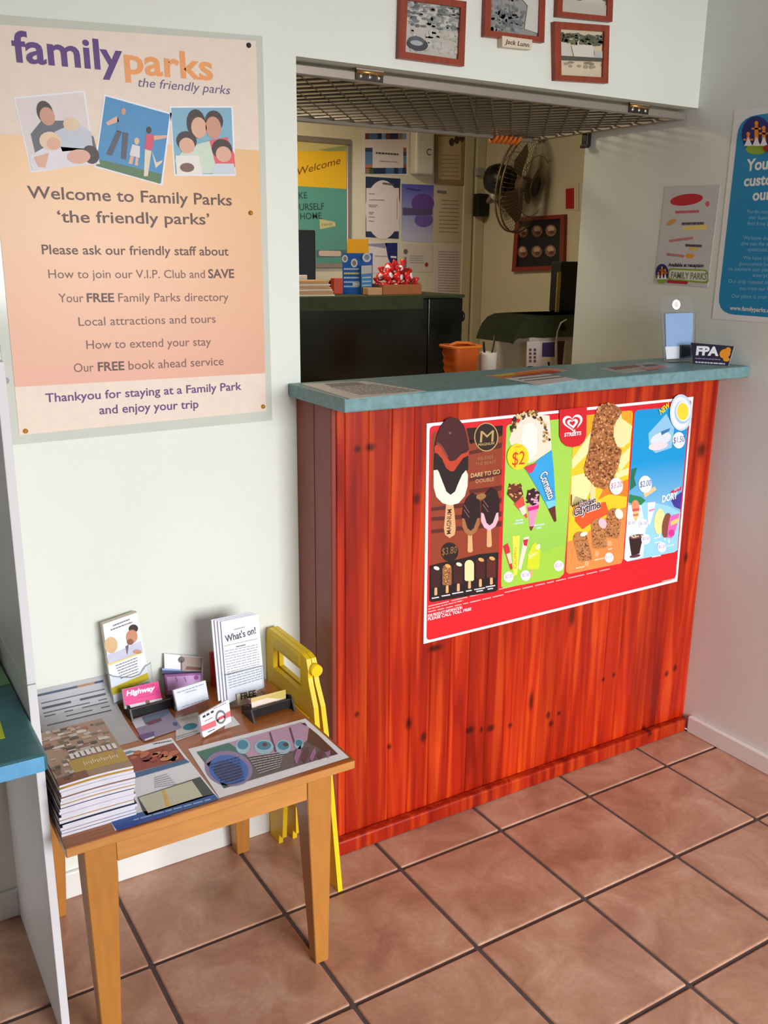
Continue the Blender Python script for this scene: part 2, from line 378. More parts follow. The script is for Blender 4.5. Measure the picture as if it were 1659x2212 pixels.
# ================================================================== SETTING
YW, XR, ZS, XO = 0.33, 1.23, 1.965, -0.105
b = MB(); b.box((-3.6, -3.6, -0.06), (XR, YW, -0.0035), 'grout'); b.box((-1.1, YW, -0.06), (2.2, 2.5, -0.0035), 'grout')
P_, G_ = 0.33, 0.0085
for i in range(-11, 4):
    for j in range(-11, 1):
        x0, x1, y0, y1 = i * P_ + G_ / 2, (i + 1) * P_ - G_ / 2, j * P_ + G_ / 2, (j + 1) * P_ - G_ / 2
        x1 = min(x1, XR - .004); y1 = min(y1, YW - .004)
        b.box((x0, y0, -0.02), (x1, y1, 0.0), 'tile', bev=0.005, seg=3)
struct(b, 'floor')
b = MB()
b.box((-3.6, YW, 0), (XO, YW + .1, 2.7), 'wall_paint'); b.box((XO, YW, ZS), (XR, YW + .1, 2.7), 'wall_paint'); b.box((XO, YW, 0), (XR, YW + .1, 1.19), 'wall_paint')
struct(b, 'wall_back')
b = MB(); b.box((XR, -3.6, 0), (XR + .1, .805, 2.7), 'wall_paint_cool'); struct(b, 'wall_right')
b = MB(); b.box((-3.7, -3.6, 0), (-3.6, YW + .1, 2.7), 'shop_wall'); struct(b, 'unseen_wall_left')  # unseen wall, set back and darkened to cut bounce onto the right wall
b = MB(); b.box((-3.7, -3.7, 0), (-1.5, -3.6, 2.7), 'shop_wall'); b.box((-1.5, -3.7, 2.22), (XR, -3.6, 2.7), 'shop_wall'); b.box((-1.5, -3.7, 0), (-.55, -3.6, 2.22), 'shop_wall'); b.box((1.17, -3.7, 0), (XR, -3.6, 2.22), 'shop_wall'); struct(b, 'unseen_wall_front')  # unseen wall added to mask daylight; its opening shapes the falloff inside
b = MB(); b.box((-3.7, -3.7, 2.7), (XR + .1, YW + .1, 2.8), 'ceiling_paint'); struct(b, 'ceiling')
YR, XS = 2.35, 1.973
b = MB(); b.box((-1.1, YR, 0), (XS + .1, YR + .1, 2.5), 'office_paint'); struct(b, 'wall_office_rear')
b = MB(); b.box((XS, YW + .1, 0), (XS + .1, YR, 2.5), 'office_paint'); struct(b, 'wall_office_right')
b = MB(); b.box((-1.2, YW + .1, 0), (-1.1, YR, 2.5), 'office_paint'); struct(b, 'wall_office_left')
b = MB(); b.box((XR + .1, YW, 0), (XS + .1, YW + .1, 2.5), 'office_paint'); struct(b, 'wall_office_front')
b = MB(); b.box((-1.2, YW + .1, 2.5), (XS + .1, YR + .1, 2.6), 'office_ceiling'); struct(b, 'ceiling_office')
def skirting(name, a, c, side):
    b = MB(); b.box(a, c, 'skirting_paint', bev=.004); return struct(b, name)
skirting('baseboard_back', (-3.6, YW - .012, 0), (-.119, YW, .072), 0)
skirting('baseboard_right', (XR - .018, -3.6, 0), (XR, .118, .058), 0)
b = MB(); b.box((1.845, YR - .012, 0), (1.90, YR, 2.5), 'office_paint', bev=.003); b.box((1.915, YR - .02, 0), (1.972, YR, 2.5), 'office_paint', bev=.003); struct(b, 'trim_1')

# ================================================================== COUNTER
t = thing('counter', 'red-stained pine board counter below the teal benchtop', 'counter', (.55, .24, 0))
def boarded(name, spans, front, m):
    b = MB(); lay = b.bm.loops.layers.float_color.new('board')
    for (x0, x1) in spans:
        n0 = len(b.bm.faces)
        if front: b.box((x0, .149, .0), (x1, .163, 1.195), m, bev=.0022, seg=1)
        else: b.box((-.118, x0, .0), (-.104, x1, 1.195), m, bev=.0022, seg=1)
        c = (random.random(), random.random(), random.random(), 1)
        b.bm.faces.ensure_lookup_table()
        for f in b.bm.faces[n0:]:
            for l in f.loops: l[lay] = c
    return b.build(name, t)
xs = [-.1035, -.081] + [-.081 + .0655 * i for i in range(1, 20)] + [XR - .001]
boarded('front_panel', [(a, c) for a, c in zip(xs, xs[1:])], True, 'stained_pine')
boarded('side_panel', [(.1495, .235), (.235, .329)], False, 'pine_side_shaded')
b = MB(); b.box((-.118, .121, .001), (XR - .019, .1485, .046), 'stained_pine', bev=.006); b.build('base_trim', t)
b = MB(); b.box((-.14, .045, 1.195), (XR - .001, .326, 1.228), 'laminate_teal', bev=.004, seg=3)
tag(b.build('benchtop'), 'long speckled teal laminate benchtop on the red pine counter', 'benchtop')

# ================================================================== LEFT DESK
b = MB(); b.box((-.878, -.11, 0), (-.862, .316, .783), 'white_board', bev=.0015); b.box((-.878, -.11, .785), (-.862, .316, 1.36), 'white_board', bev=.0015)
tag(b.build('divider_panel'), 'tall white board panel standing on edge left of the small table', 'panel')
b = MB(); b.box((-1.42, -.255, .688), (-.8795, .316, .72), 'laminate_dark_teal', bev=.007, seg=3)
b.box((-1.41, -.2565, .690), (-.886, -.2535, .718), 'laminate_edge_reflection', bev=.001); t = thing('desk', 'dark teal topped desk with reflection-bright blue edge at the far left', 'desk', (-1.1, .0, 0)); b.build('worktop', t)  # thin front strip carries the painted edge reflection
b = MB(); b.box((-1.40, -.2, 0), (-1.384, .316, .688), 'white_board'); b.build('end_panel', t)
b = MB(); b.box((-1.08, .05, .7203), (-.884, .16, .7208), ink(120, 168, 118), rot=RZ(2)); tag(b.build('green_sheet'), 'green paper sheet on the teal desk top beside the white panel', 'paper')
b = MB(); b.box((-1.05, -.16, .7203), (-.928, -.06, .721), ink(196, 206, 60), rot=RZ(-3)); tag(b.build('yellow_note'), 'yellow-green paper note near the front of the teal desk top', 'paper')
b = MB(); b.box((-1.05, .175, .7202), (-.9, .27, .765), 'black_plastic', bev=.006); tag(b.build('desk_tray'), 'black tray at the back of the teal desk top', 'tray')

# ================================================================== SMALL TABLE
TZ = .49
t = thing('side_table', 'low birch side table with brown top against the left wall', 'table', (-.55, .06, 0))
b = MB(); b.box((-.855, -.197, TZ - .02), (-.25, .317, TZ - .0005), 'table_birch', bev=.002, seg=1)
b.box((-.854, -.196, TZ - .003), (-.251, .316, TZ), 'table_top_veneer'); b.build('tabletop', t)
def leg(xt0, xt1, xb0, xb1, yt0, yt1, yb0, yb1):
    b = MB(); T = [(xt0, yt0), (xt1, yt0), (xt1, yt1), (xt0, yt1)]; B = [(xb0, yb0), (xb1, yb0), (xb1, yb1), (xb0, yb1)]
    vt = [b.bm.verts.new((x, y, TZ - .02)) for x, y in T]; vm = [b.bm.verts.new((x, y, .40)) for x, y in T]; vb = [b.bm.verts.new((x, y, 0)) for x, y in B]
    b.face(vt, 'table_leg_birch'); b.face(vb[::-1], 'table_leg_birch')
    for i in range(4):
        j = (i + 1) % 4; b.face([vt[i], vm[i], vm[j], vt[j]], 'table_leg_birch'); b.face([vm[i], vb[i], vb[j], vm[j]], 'table_leg_birch')
    bmesh.ops.bevel(b.bm, geom=b.bm.edges[:], offset=.0018, segments=1, affect='EDGES')
    return b.build('leg', t)
leg(-.360, -.303, -.345, -.313, -.188, -.128, -.188, -.158)
leg(-.822, -.762, -.816, -.781, -.188, -.128, -.188, -.158)
leg(-.360, -.303, -.341, -.306, .25, .312, .268, .305)
leg(-.822, -.762, -.818, -.783, .25, .312, .262, .305)
for a, c in [((-.761, -.186, .424), (-.361, -.168, TZ - .02)), ((-.761, .29, .424), (-.361, .308, TZ - .02)), ((-.82, -.127, .424), (-.802, .249, TZ - .02)), ((-.323, -.127, .424), (-.305, .249, TZ - .02))]:
    b = MB(); b.box(a, c, 'table_birch'); b.build('apron', t)

# ================================================================== FOLDED YELLOW FLOOR SIGN
t = thing('floor_sign', 'folded yellow plastic caution sign leaning beside the table and red counter', 'sign', (-.195, .17, 0))
OUT = [(.002, 0), (.052, 0), (.085, .17), (.225, .17), (.235, .03), (.255, .03), (.258, 0), (.312, 0), (.322, .40), (.318, .45), (.327, .49), (.327, .56), (.322, .597), (.31, .605), (.12, .605), (.098, .60), (.088, .575), (.088, .555), (.083, .54), (.058, .49), (.042, .40)]
HOLE = [(.13, .505), (.285, .505), (.285, .562), (.13, .562)]
def sign_leaf(x_top, x_bot, th, m):
    b = MB()
    def X(z): return x_bot + (x_top - x_bot) * z / .605
    t2 = bmesh.new(); o = [t2.verts.new((0, y, z)) for y, z in OUT]; h = [t2.verts.new((0, y, z)) for y, z in HOLE]
    eo = [t2.edges.new((o[i], o[(i + 1) % len(o)])) for i in range(len(o))] + [t2.edges.new((h[i], h[(i + 1) % 4])) for i in range(4)]
    bmesh.ops.triangle_fill(t2, use_beauty=True, edges=eo)
    r = bmesh.ops.extrude_face_region(t2, geom=t2.faces[:]); 
    for v in [g for g in r['geom'] if isinstance(g, bmesh.types.BMVert)]: v.co.x += th
    for v in t2.verts: v.co.x += X(v.co.z)
    b.join(t2, m)
    # raised rim and inset field
    for s_ in (1,):
        pts = [(X(.16) - .003, .098, .2), (X(.45) - .003, .078, .455), (X(.45) - .003, .306, .455), (X(.2) - .003, .300, .2)]
        b.tube(pts, .0035, m, seg=6, closed=True)
    return b.build('leaf', t)
sign_leaf(-.216, -.226, .0125, 'yellow_plastic'); sign_leaf(-.2025, -.184, .0125, 'yellow_plastic')
b = MB(); b.cyl((-.1985, .075, .575), (-.1985, .10, .575), .0145, 'yellow_plastic'); b.build('hinge', t); b = MB(); b.cyl((-.1985, .31, .575), (-.1985, .326, .575), .0145, 'yellow_plastic'); b.build('hinge', t)
b = MB(); b.box((-.2195, .125, .564), (-.187, .29, .603), 'yellow_plastic', bev=.008); b.build('handle', t)

# ================================================================== WALL POSTER (left)
t = thing('welcome_poster', 'large peach welcome poster in clear sleeve on the left wall', 'poster', (-.47, YW, 1.14))
YP = YW - .002
pr = Print((0, YP, 0), (0, -1, 0))
TLx = at('y', YP, 22, 962).x; tlz = at('y', YP, 0, 30)
b = Print((0, YP, 0), (0, -1, 0))
TL = Vector((TLx, YP, tlz.z - .004)); pts = [TL, b.w((567, 78)), b.w((588, 908)), b.w((22, 962))]
b.prism(pts, b.n, .0015, 'sleeve_clear'); b.build('sleeve', t)
YQ = YP - .0012
b = Print((0, YQ, 0), (0, -1, 0))
q = [Vector((at('y', YQ, 42, 940).x, YQ, at('y', YQ, 0, 52).z - .003)), b.w((553, 88)), b.w((575, 888)), b.w((42, 940))]
b.prism(q, b.n, .001, ink(235, 219, 203))
L = q[0].x
A = [b.w((0, 290), 1), b.w((560, 325), 1), b.w((573, 806), 1), b.w((34, 836), 1)]; A[0].x = L; A[3].x = L
b.face([b.bm.verts.new(v) for v in A], 'poster_orange')
b.build('printed_sheet', t)
b = Print((0, YQ, 0), (0, -1, 0)); BR_ = ink(92, 62, 52); BL_ = ink(122, 86, 76); PU = ink(92, 52, 118)
b.text('family', (29, 132), (267, 153), ink(84, 40, 122), h=66, bold=.022); b.text('parks', (270, 157), (461, 173), ink(240, 160, 90), h=58, bold=.022)
b.text('the friendly parks', (299, 187), (498, 204), ink(96, 84, 130), h=20, shear=.25); b.build('logo_lettering', t)
def tline(*segs):
    b = Print((0, YQ, 0), (0, -1, 0))
    for tx, x0, y0, x1, y1, c, h, bo in segs: b.text(tx, (x0, y0), (x1, y1), c, h=h, bold=bo)
    b.build('text_line', t)
tline(('Welcome to Family Parks', 60, 428, 501, 444, BR_, 27, .012)); tline(("\u2018the friendly parks\u2019", 125, 480, 453, 485, BR_, 26, .012))
tline(('Please ask our friendly staff about', 91, 549, 494, 552, BR_, 21, .012))
tline(('How to join our V.I.P. Club and', 105, 601, 443, 600.5, BL_, 19, .004), ('SAVE', 450, 600.5, 506, 600, BR_, 19, .022))
tline(('Your', 127, 653, 181, 652.5, BL_, 19, .004), ('FREE', 188, 652.5, 247, 652, BR_, 19, .022), ('Family Parks directory', 256, 652, 494, 650, BL_, 19, .004))
tline(('Local attractions and tours', 170, 704, 466, 697, BL_, 19, .004)); tline(('How to extend your stay', 187, 754, 456, 746, BL_, 19, .004))
tline(('Our', 160, 804, 203, 802, BL_, 19, .004), ('FREE', 212, 801.5, 269, 799, BR_, 19, .022), ('book ahead service', 278, 798.5, 483, 788.6, BL_, 19, .004))
tline(('Thankyou for staying at a Family Park', 99, 869, 522, 842, PU, 19, .012)); tline(('and enjoy your trip', 215, 895, 429, 881, PU, 19, .012))
SK = ink(226, 176, 150); SK2 = ink(206, 150, 124); HD = ink(58, 40, 36)
def photo(quad, inset, bgcol, fn):
    b = Print((0, YQ, 0), (0, -1, 0)); b.poly(quad, 'paper_bright', 2); c = (sum(p[0] for p in quad) / 4, sum(p[1] for p in quad) / 4)
    q2 = [(c[0] + (p[0] - c[0]) * inset, c[1] + (p[1] - c[1]) * inset) for p in quad]; b.poly(q2, bgcol, 3)
    a, u, v = Vector(q2[0]), Vector(q2[1]) - Vector(q2[0]), Vector(q2[3]) - Vector(q2[0])
    def mp(x, y): p = a + u * x + v * y; return (p.x, p.y)
    def el(x, y, rx, ry, m, l): b.poly([mp(x + rx * math.cos(i * .3927), y + ry * math.sin(i * .3927)) for i in range(16)], m, l)
    def po(ps, m, l): b.poly([mp(*p) for p in ps], m, l)
    fn(el, po); return b.build('photo', t)
def ph1(el, po):
    po([(.1, .5), (.3, .33), (.62, .36), (.85, .48), (1, .62), (1, .9), (.1, .85)], ink(92, 98, 104), 4); el(.38, .22, .12, .16, HD, 5); el(.4, .28, .11, .13, SK2, 6)
    po([(0, .8), (.3, .68), (.7, .75), (1, .8), (1, 1), (0, 1)], ink(228, 224, 232), 5); po([(.45, .5), (.8, .4), (.98, .55), (.95, .78), (.5, .78)], ink(196, 204, 216), 5)
    el(.72, .42, .12, .1, ink(226, 204, 170), 6); el(.36, .62, .16, .13, ink(232, 206, 172), 6); el(.4, .66, .1, .09, SK, 7); el(.72, .87, .17, .1, SK, 7); el(.9, .86, .12, .13, HD, 6); po([(.06, .82), (.3, .78), (.2, .98), (.1, .96)], SK, 6)
def ph2(el, po):
    po([(0, .9), (1, .86), (1, 1), (0, 1)], ink(78, 118, 76), 4); G = ink(74, 82, 96)
    el(.3, .14, .035, .05, SK2, 6); po([(.22, .22), (.38, .2), (.42, .42), (.24, .44)], ink(70, 140, 190), 5); po([(.22, .22), (.06, .36), (.09, .4), (.25, .3)], SK, 5); po([(.24, .43), (.32, .43), (.22, .8), (.13, .8)], G, 5); po([(.33, .43), (.42, .42), (.44, .8), (.36, .8)], G, 5)
    el(.56, .5, .04, .05, ink(222, 190, 150), 6); po([(.5, .56), (.62, .56), (.64, .72), (.48, .72)], ink(220, 220, 224), 5); po([(.5, .72), (.55, .72), (.54, .84), (.48, .84)], SK, 5); po([(.58, .72), (.62, .72), (.63, .84), (.58, .84)], SK, 5)
    el(.72, .3, .04, .05, HD, 6); po([(.68, .37), (.8, .34), (.82, .56), (.7, .58)], ink(214, 74, 96), 5); po([(.8, .36), (1, .3), (1, .34), (.82, .42)], SK, 5); po([(.7, .58), (.8, .58), (.8, .94), (.74, .96)], ink(230, 214, 190), 5); po([(.8, .57), (.9, .72), (.99, .66), (.98, .7), (.9, .8)], ink(230, 214, 190), 5)
def ph3(el, po):
    po([(.55, .5), (.9, .44), (1, .7), (1, .9), (.6, .9)], ink(228, 92, 100), 4); po([(.2, .6), (.6, .5), (.7, .98), (.1, 1), (0, .8)], ink(206, 224, 206), 5)
    el(.4, .24, .16, .22, HD, 5); el(.44, .3, .13, .16, SK, 6); el(.7, .2, .15, .16, HD, 5); el(.68, .3, .13, .17, SK2, 6); el(.22, .5, .17, .15, HD, 6); el(.22, .57, .13, .12, SK, 7); el(.8, .62, .17, .15, HD, 6); el(.82, .7, .13, .12, SK, 7)
    po([(.02, .72), (.4, .72), (.45, 1), (.02, 1)], ink(236, 232, 226), 6); po([(.65, .84), (.98, .84), (.99, 1), (.62, 1)], ink(206, 216, 226), 6); el(.2, .9, .12, .07, ink(120, 86, 70), 7)
photo([(29, 210), (183, 195), (206, 353), (67, 373)], .95, ink(226, 216, 214), ph1)
photo([(225, 203), (371, 244), (351, 401), (203, 361)], .95, ink(62, 142, 196), ph2)
photo([(366, 229), (503, 229), (509, 380), (376, 380)], .95, ink(126, 180, 204), ph3)
for px, py, m in [(541, 460, 'pin_brass'), (568, 878, 'pin_brass'), (55, 931, 'pin_brass'), (537, 98, 'steel_dark')]:
    p = at('y', YQ, px, py); b = MB(); b.lathe([(0, .006), (.003, .0055), (.0052, .003), (.0055, .0)], m, p, (0, -1, 0), 12); b.build('drawing_pin', t)
p = at('y', YW, 13, 822); b = MB(); b.lathe([(0, .004), (.006, .003), (.0075, .0)], 'grey_board', p, (0, -1, 0), 14); tag(b.build('screw_cap'), 'small grey screw cap on the wall left of the welcome poster', 'screw cap')

# ================================================================== PICTURE FRAMES
def frame(outer, inner, label, fn, tone):
    t = thing('picture_frame', label, 'picture', at('y', YW, *outer[3]), 'framed old photographs above the opening')
    b = Print((0, YW - .016, 0), (0, -1, 0)); o = [b.w(p) for p in outer]; i_ = [b.w(p) for p in inner]; n = b.n
    for k in range(4):
        j = (k + 1) % 4; qd = [o[k], o[j], i_[j], i_[k]]; b.prism(qd, n, .0155, 'frame_wood')
    b.build('frame', t)
    b = Print((0, YW - .008, 0), (0, -1, 0)); b.base(inner, .006, ink(*tone))
    a, u, v, w4 = Vector(inner[0]), Vector(inner[1]), Vector(inner[2]), Vector(inner[3])
    def mp(x, y): p = (a * (1 - x) + u * x) * (1 - y) + (w4 * (1 - x) + v * x) * y; return (p.x, p.y)
    def el(x, y, rx, ry, m, l=2): b.poly([mp(min(1, max(0, x + rx * math.cos(i * .3927))), min(1, max(0, y + ry * math.sin(i * .3927)))) for i in range(16)], m, l)
    def po(ps, m, l=2): b.poly([mp(*p) for p in ps], m, l)
    fn(el, po); b.build('photograph', t)
def rb(el, n, cols, box, r, seed):
    rr = random.Random(seed)
    for i in range(n):
        c = [int(v * .72 + sum(q_[k_] for q_ in cols) / len(cols) * .28) // 6 * 6 for k_, v in enumerate(rr.choice(cols))]; el(rr.uniform(box[0], box[2]), rr.uniform(box[1], box[3]), rr.uniform(.25, 1) * r * .75, rr.uniform(.3, 1) * r * .45, ink(*c), 2 + i % 7)
def fa(el, po):
    po([(0, .45), (1, .4), (1, 1), (0, 1)], ink(190, 186, 176), 1); rb(el, 150, [(120, 122, 120), (150, 152, 146), (96, 98, 100), (172, 174, 170)], (0, 0, 1, .48), .09, 3); rb(el, 60, [(176, 172, 164), (204, 200, 192)], (.1, .5, 1, .95), .1, 5)
    el(.22, .82, .2, .13, ink(70, 70, 76), 10); el(.2, .75, .15, .08, ink(90, 92, 98), 11); el(.2, .8, .12, .05, ink(170, 172, 174), 12)
def fb(el, po):
    rb(el, 170, [(110, 114, 116), (138, 140, 140), (160, 162, 160)], (0, 0, .55, 1), .12, 9); po([(.6, 0), (.95, 0), (1, .5), (1, .95), (.7, .9), (.75, .5), (.5, .3)], ink(206, 204, 196), 9); rb(el, 50, [(96, 98, 100), (126, 130, 130)], (.1, .6, .7, .95), .08, 4)
def fc(el, po):
    rb(el, 30, [(110, 110, 106), (80, 84, 80)], (.0, .2, 1, .72), .08, 2); po([(0, .72), (1, .76), (1, 1), (0, 1)], ink(196, 190, 176), 10)
def fd(el, po):
    rb(el, 130, [(96, 102, 82), (120, 124, 100), (72, 80, 66)], (0, .1, 1, .3), .1, 8); po([(.0, .28), (.12, .3), (.22, .42), (.22, .58), (0, .6)], ink(206, 204, 196), 10); po([(.24, .36), (.5, .32), (.74, .32), (.78, .58), (.3, .58)], ink(216, 212, 202), 10); po([(.78, .44), (1, .44), (1, .6), (.78, .6)], ink(190, 190, 182), 10)
    po([(0, .58), (1, .58), (1, .66), (0, .68)], ink(88, 86, 76), 11); rb(el, 14, [(140, 132, 110), (168, 158, 132)], (0, .7, 1, .8), .1, 3)
frame([(866, -14), (1008, 3), (1003, 143), (862, 125)], [(881, 0), (996, 16), (990, 128), (876, 112)], 'red-brown framed photo of a river and old car, leftmost above the opening', fa, (198, 196, 188))
frame([(1052, -75), (1180, -58), (1176, 92), (1047, 78)], [(1064, -62), (1168, -48), (1164, 79), (1060, 66)], 'red-brown framed creek photo with a cream name tag below it', fb, (150, 150, 148))
frame([(1208, -80), (1327, -66), (1323, 47), (1204, 35)], [(1219, -68), (1315, -57), (1312, 35), (1215, 25)], 'red-brown framed photo cut off by the top edge, directly above another frame', fc, (206, 200, 186))
frame([(1198, 46), (1317, 55), (1314, 180), (1200, 173)], [(1212, 62), (1306, 68), (1303, 167), (1213, 162)], 'red-brown framed photo of white buildings, lowest and rightmost above the opening', fd, (214, 200, 172))
b = Print((0, YW - .02, 0), (0, -1, 0)); b.base([(1085, 77), (1150, 86), (1148, 107), (1085, 101)], .018, 'paper_cream'); b.text('Jack Lunn', (1091, 94), (1143, 102), ink(70, 54, 40), h=10, bold=.01, shear=.2)
tag(b.build('name_tag'), 'small cream handwritten name tag under the creek photo frame', 'label')

# ================================================================== HINGED SECURITY GRILLE
t = thing('security_grille', 'steel mesh security shutter hinged up under the opening soffit', 'shutter', (.56, .74, 1.93))
GX0, GX1, GY0, GY1, GZ0, GZ1 = -.098, 1.222, .368, 1.075, 1.936, 1.957
for nm, a, c in [('front_rail', (GX0, GY0, GZ0), (GX1, GY0 + .022, GZ1)), ('back_rail', (GX0, GY1 - .022, GZ0 - .004), (GX1, GY1, GZ1 - .004)), ('side_rail', (GX0, GY0 + .022, GZ0), (GX0 + .022, GY1 - .022, GZ1)), ('side_rail', (GX1 - .022, GY0 + .022, GZ0), (GX1, GY1 - .022, GZ1))]:
    b = MB(); b.box(a, c, 'steel_frame', bev=.002, seg=1); b.build(nm, t)
b = MB(); HX, HY = .0358, .044; nx = int((GX1 - GX0 - .03) / HX); ny = int((GY1 - GY0 - .03) / HY)
def gp(i, j): return Vector((GX0 + .015 + i * HX, GY0 + .016 + j * HY, GZ0 + .008))
for i in range(nx):
    for j in range(ny):
        p, q = (gp(i, j), gp(i + 1, j + 1)) if (i + j) % 2 == 0 else (gp(i, j + 1), gp(i + 1, j))
        d = (q - p).normalized(); s_ = d.cross(Vector((0, 0, 1))); s_ = (s_ * .9 + Vector((0, 0, .62)) * (-1 if s_.y < 0 else 1)).normalized(); u = s_ * .0038; w_ = d.cross(s_) * .0013
        V = [b.bm.verts.new(c + e * u.length * s_ + f * w_) for c in (p - d * .003, q + d * .003) for e, f in ((-1, -1), (1, -1), (1, 1), (-1, 1))]
        for f in ((0, 1, 2, 3), (7, 6, 5, 4), (0, 4, 5, 1), (1, 5, 6, 2), (2, 6, 7, 3), (3, 7, 4, 0)): b.face([V[k] for k in f], 'steel_mesh')
b.build('mesh_infill', t)
for px in ((767, 826), (1357, 1399)):
    xa = at('y', GY0, px[0], 150 if px[0] < 1000 else 235).x; xb = at('y', GY0, px[1], 160 if px[0] < 1000 else 240).x
    b = MB(); b.box((xa, GY0 - .004, GZ0 + .002), (xb, GY0 - .0005, ZS - .0005), 'steel_dark'); b.box((xa, GY0 - .006, ZS - .006), (xb, GY0 + .0, ZS - .001), 'steel_frame'); b.cyl((xa, GY0 - .006, ZS - .009), (xb, GY0 - .006, ZS - .009), .0045, 'brass')
    for k in range(3):
        x = xa + (xb - xa) * (.17 + .33 * k); b.lathe([(0, .003), (.004, .0025), (.0055, 0)], 'chrome', (x, GY0 - .004, GZ0 + .011), (0, -1, 0), 10)
    b.build('hinge', t)
b = MB(); o0 = at('y', 1.062, 1068, 295); o1 = at('y', 1.062, 1117, 292); o0.z = o1.z = 1.945
for k in range(6):
    o = o0.lerp(o1, k / 5); b.tube([o + Vector((.007 * math.sin(a), .020 * math.cos(a), .021 * math.sin(a))) for a in [i * math.pi / 5 for i in range(10)]], .0075, 'orange_plastic', seg=6, closed=True)
b.build('orange_tie', t)
b = MB(); b.box((XR - .022, .775, 1.895), (XR - .002, .802, 1.95), 'black_plastic', bev=.003); b.box((XR - .03, .77, 1.89), (XR - .012, .8, 1.9), 'black_plastic', bev=.002)
tag(b.build('grille_catch'), 'black catch bracket holding up the mesh shutter on the wall end', 'bracket')

# ================================================================== ICE CREAM SIGN
YI = .1455
t = thing('ice_cream_sign', 'large red ice cream price sign fixed to the pine counter front', 'sign', (.63, YI, .54))
b = Print((0, YI, 0), (0, -1, 0)); b.base([(922, 915), (1498, 857), (1463, 1256), (915, 1391)], .003, 'paper_bright')
b.rrect((928, 921), (1494, 863), (1459, 1251), (921, 1384), 10, ink(226, 28, 40), 1)
W_ = 'paper_bright'
for a, c in [((925, 1310), (1215, 1240)), ((925, 1316), (1000, 1297)), ((925, 1322), (1090, 1284)), ((1090, 1280), (1320, 1228)), ((1430, 1256), (1457, 1250))]: b.scribble(a, c, ink(246, 180, 180), 2.2, 2, seed=int(a[1]))
b.text('FOR PRODUCT INFORMATION', (924, 1334), (998, 1315), W_, h=6, bold=.02); b.text('PLEASE CALL TOLL FREE', (924, 1341), (1018, 1318), W_, h=6, bold=.02)
b.build('board', t)
def pn(): return Print((0, YI, 0), (0, -1, 0))
k4, k5, k6, k7 = (900, 840, .1929), (900, 1120, .1929), (1200, 840, .1929), (1200, 1080, .1929)
CH = ink(74, 26, 22); CH2 = ink(42, 18, 20); STK = ink(226, 176, 124); CRM = ink(248, 238, 222); GOLD = ink(196, 164, 104)
# panel one: dark chocolate bars
b = pn(); b.rrect((932, 933), (1087, 920), (1074.6, 1274), (928, 1300), 10, ink(150, 62, 34), 2)
b.crop(*k4)
for i, (y0, y1) in enumerate([(560, 470), (700, 600), (1000, 900), (1130, 1080), (1330, 1220), (1440, 1370), (1580, 1480)]):
    b.poly([(590 if y0 < 1200 else 165, y0), (955, y1), (950, y1 + 60), (590 if y0 < 1200 else 165, y0 + 40)], ink(92, 34, 26), 3)
b.poly([(560, 440), (965, 410), (960, 520), (600, 620)], CH2, 3)
b.ell(780, 540, 136, 162, GOLD, 4); b.ell(780, 540, 124, 150, ink(48, 26, 18), 5); b.text('M', (708, 600), (858, 590), GOLD, h=130, lay=6); b.text('MAGNUM', (690, 640), (868, 622), GOLD, h=28, bold=.02, lay=6)
GO2 = ink(176, 128, 88)
b.text('RELEASE', (685, 800), (857, 778), GO2, h=36, lay=5); b.text('THE BEAST', (656, 862), (886, 832), GO2, h=36, lay=5); b.text('DARE TO GO', (605, 995), (932, 948), ink(214, 188, 130), h=46, bold=.02, lay=5); b.text('DOUBLE', (662, 1055), (866, 1028), ink(206, 160, 110), h=40, bold=.015, lay=5)
b.crop(*k5); b.poly([(145, 530), (300, 490), (480, 455), (700, 400), (917, 378), (908, 800), (880, 818), (165, 938), (143, 920)], ink(30, 18, 18), 4)
b.ell(370, 375, 97, 106, ink(38, 22, 16), 5); b.text('$3.80', (282, 412), (446, 385), ink(150, 110, 62), h=78, bold=.0, lay=6)
def bar(b, cx, cy, w, h, m, sx, sy, sl, lay=6, crumbs=None, bite=None, rot=0):
    b.rrect((sx - 14 * w / 100, sy), (sx + 14 * w / 100, sy - 4), (sx + 16 * w / 100, sy + sl), (sx - 16 * w / 100, sy + sl + 4), 14 * w / 100, STK, lay - 1)
    c, s_ = math.cos(math.radians(rot)), math.sin(math.radians(rot)); pts = []
    for i in range(11): a = math.pi * (1 + i / 10); pts.append((w / 2 * math.cos(a), -h / 2 + w * .5 + w * .5 * math.sin(a)))
    pts += [(w / 2, h / 2 - w * .15), (w * .38, h / 2), (-w * .38, h / 2), (-w / 2, h / 2 - w * .15)]
    b.poly([(cx + x * c - y * s_, cy + x * s_ + y * c) for x, y in pts], m, lay)
    if crumbs:
        rr = random.Random(int(cx * 7 + cy)); 
        for i in range(crumbs[0]):
            x, y = rr.uniform(-.46, .46) * w, rr.uniform(-.40, .48) * h
            if y < -h / 2 + w * .5 and x * x + (y + h / 2 - w * .5) ** 2 > (w * .46) ** 2: continue
            r = crumbs[1] * rr.uniform(.6, 1.3); b.ell(cx + x * c - y * s_, cy + x * s_ + y * c, r, r * .7, rr.choice(crumbs[2]), lay + 1 + i % 4, rot=rr.uniform(0, 180), seg=7)
    if bite: b.ell(cx + bite[0] * c - bite[1] * s_, cy + bite[0] * s_ + bite[1] * c, bite[2], bite[3], bite[4], lay + 6, rot=bite[5] if len(bite) > 5 else 0)
NUT = [ink(110, 58, 30), ink(196, 140, 84), ink(150, 92, 50), ink(220, 170, 110)]
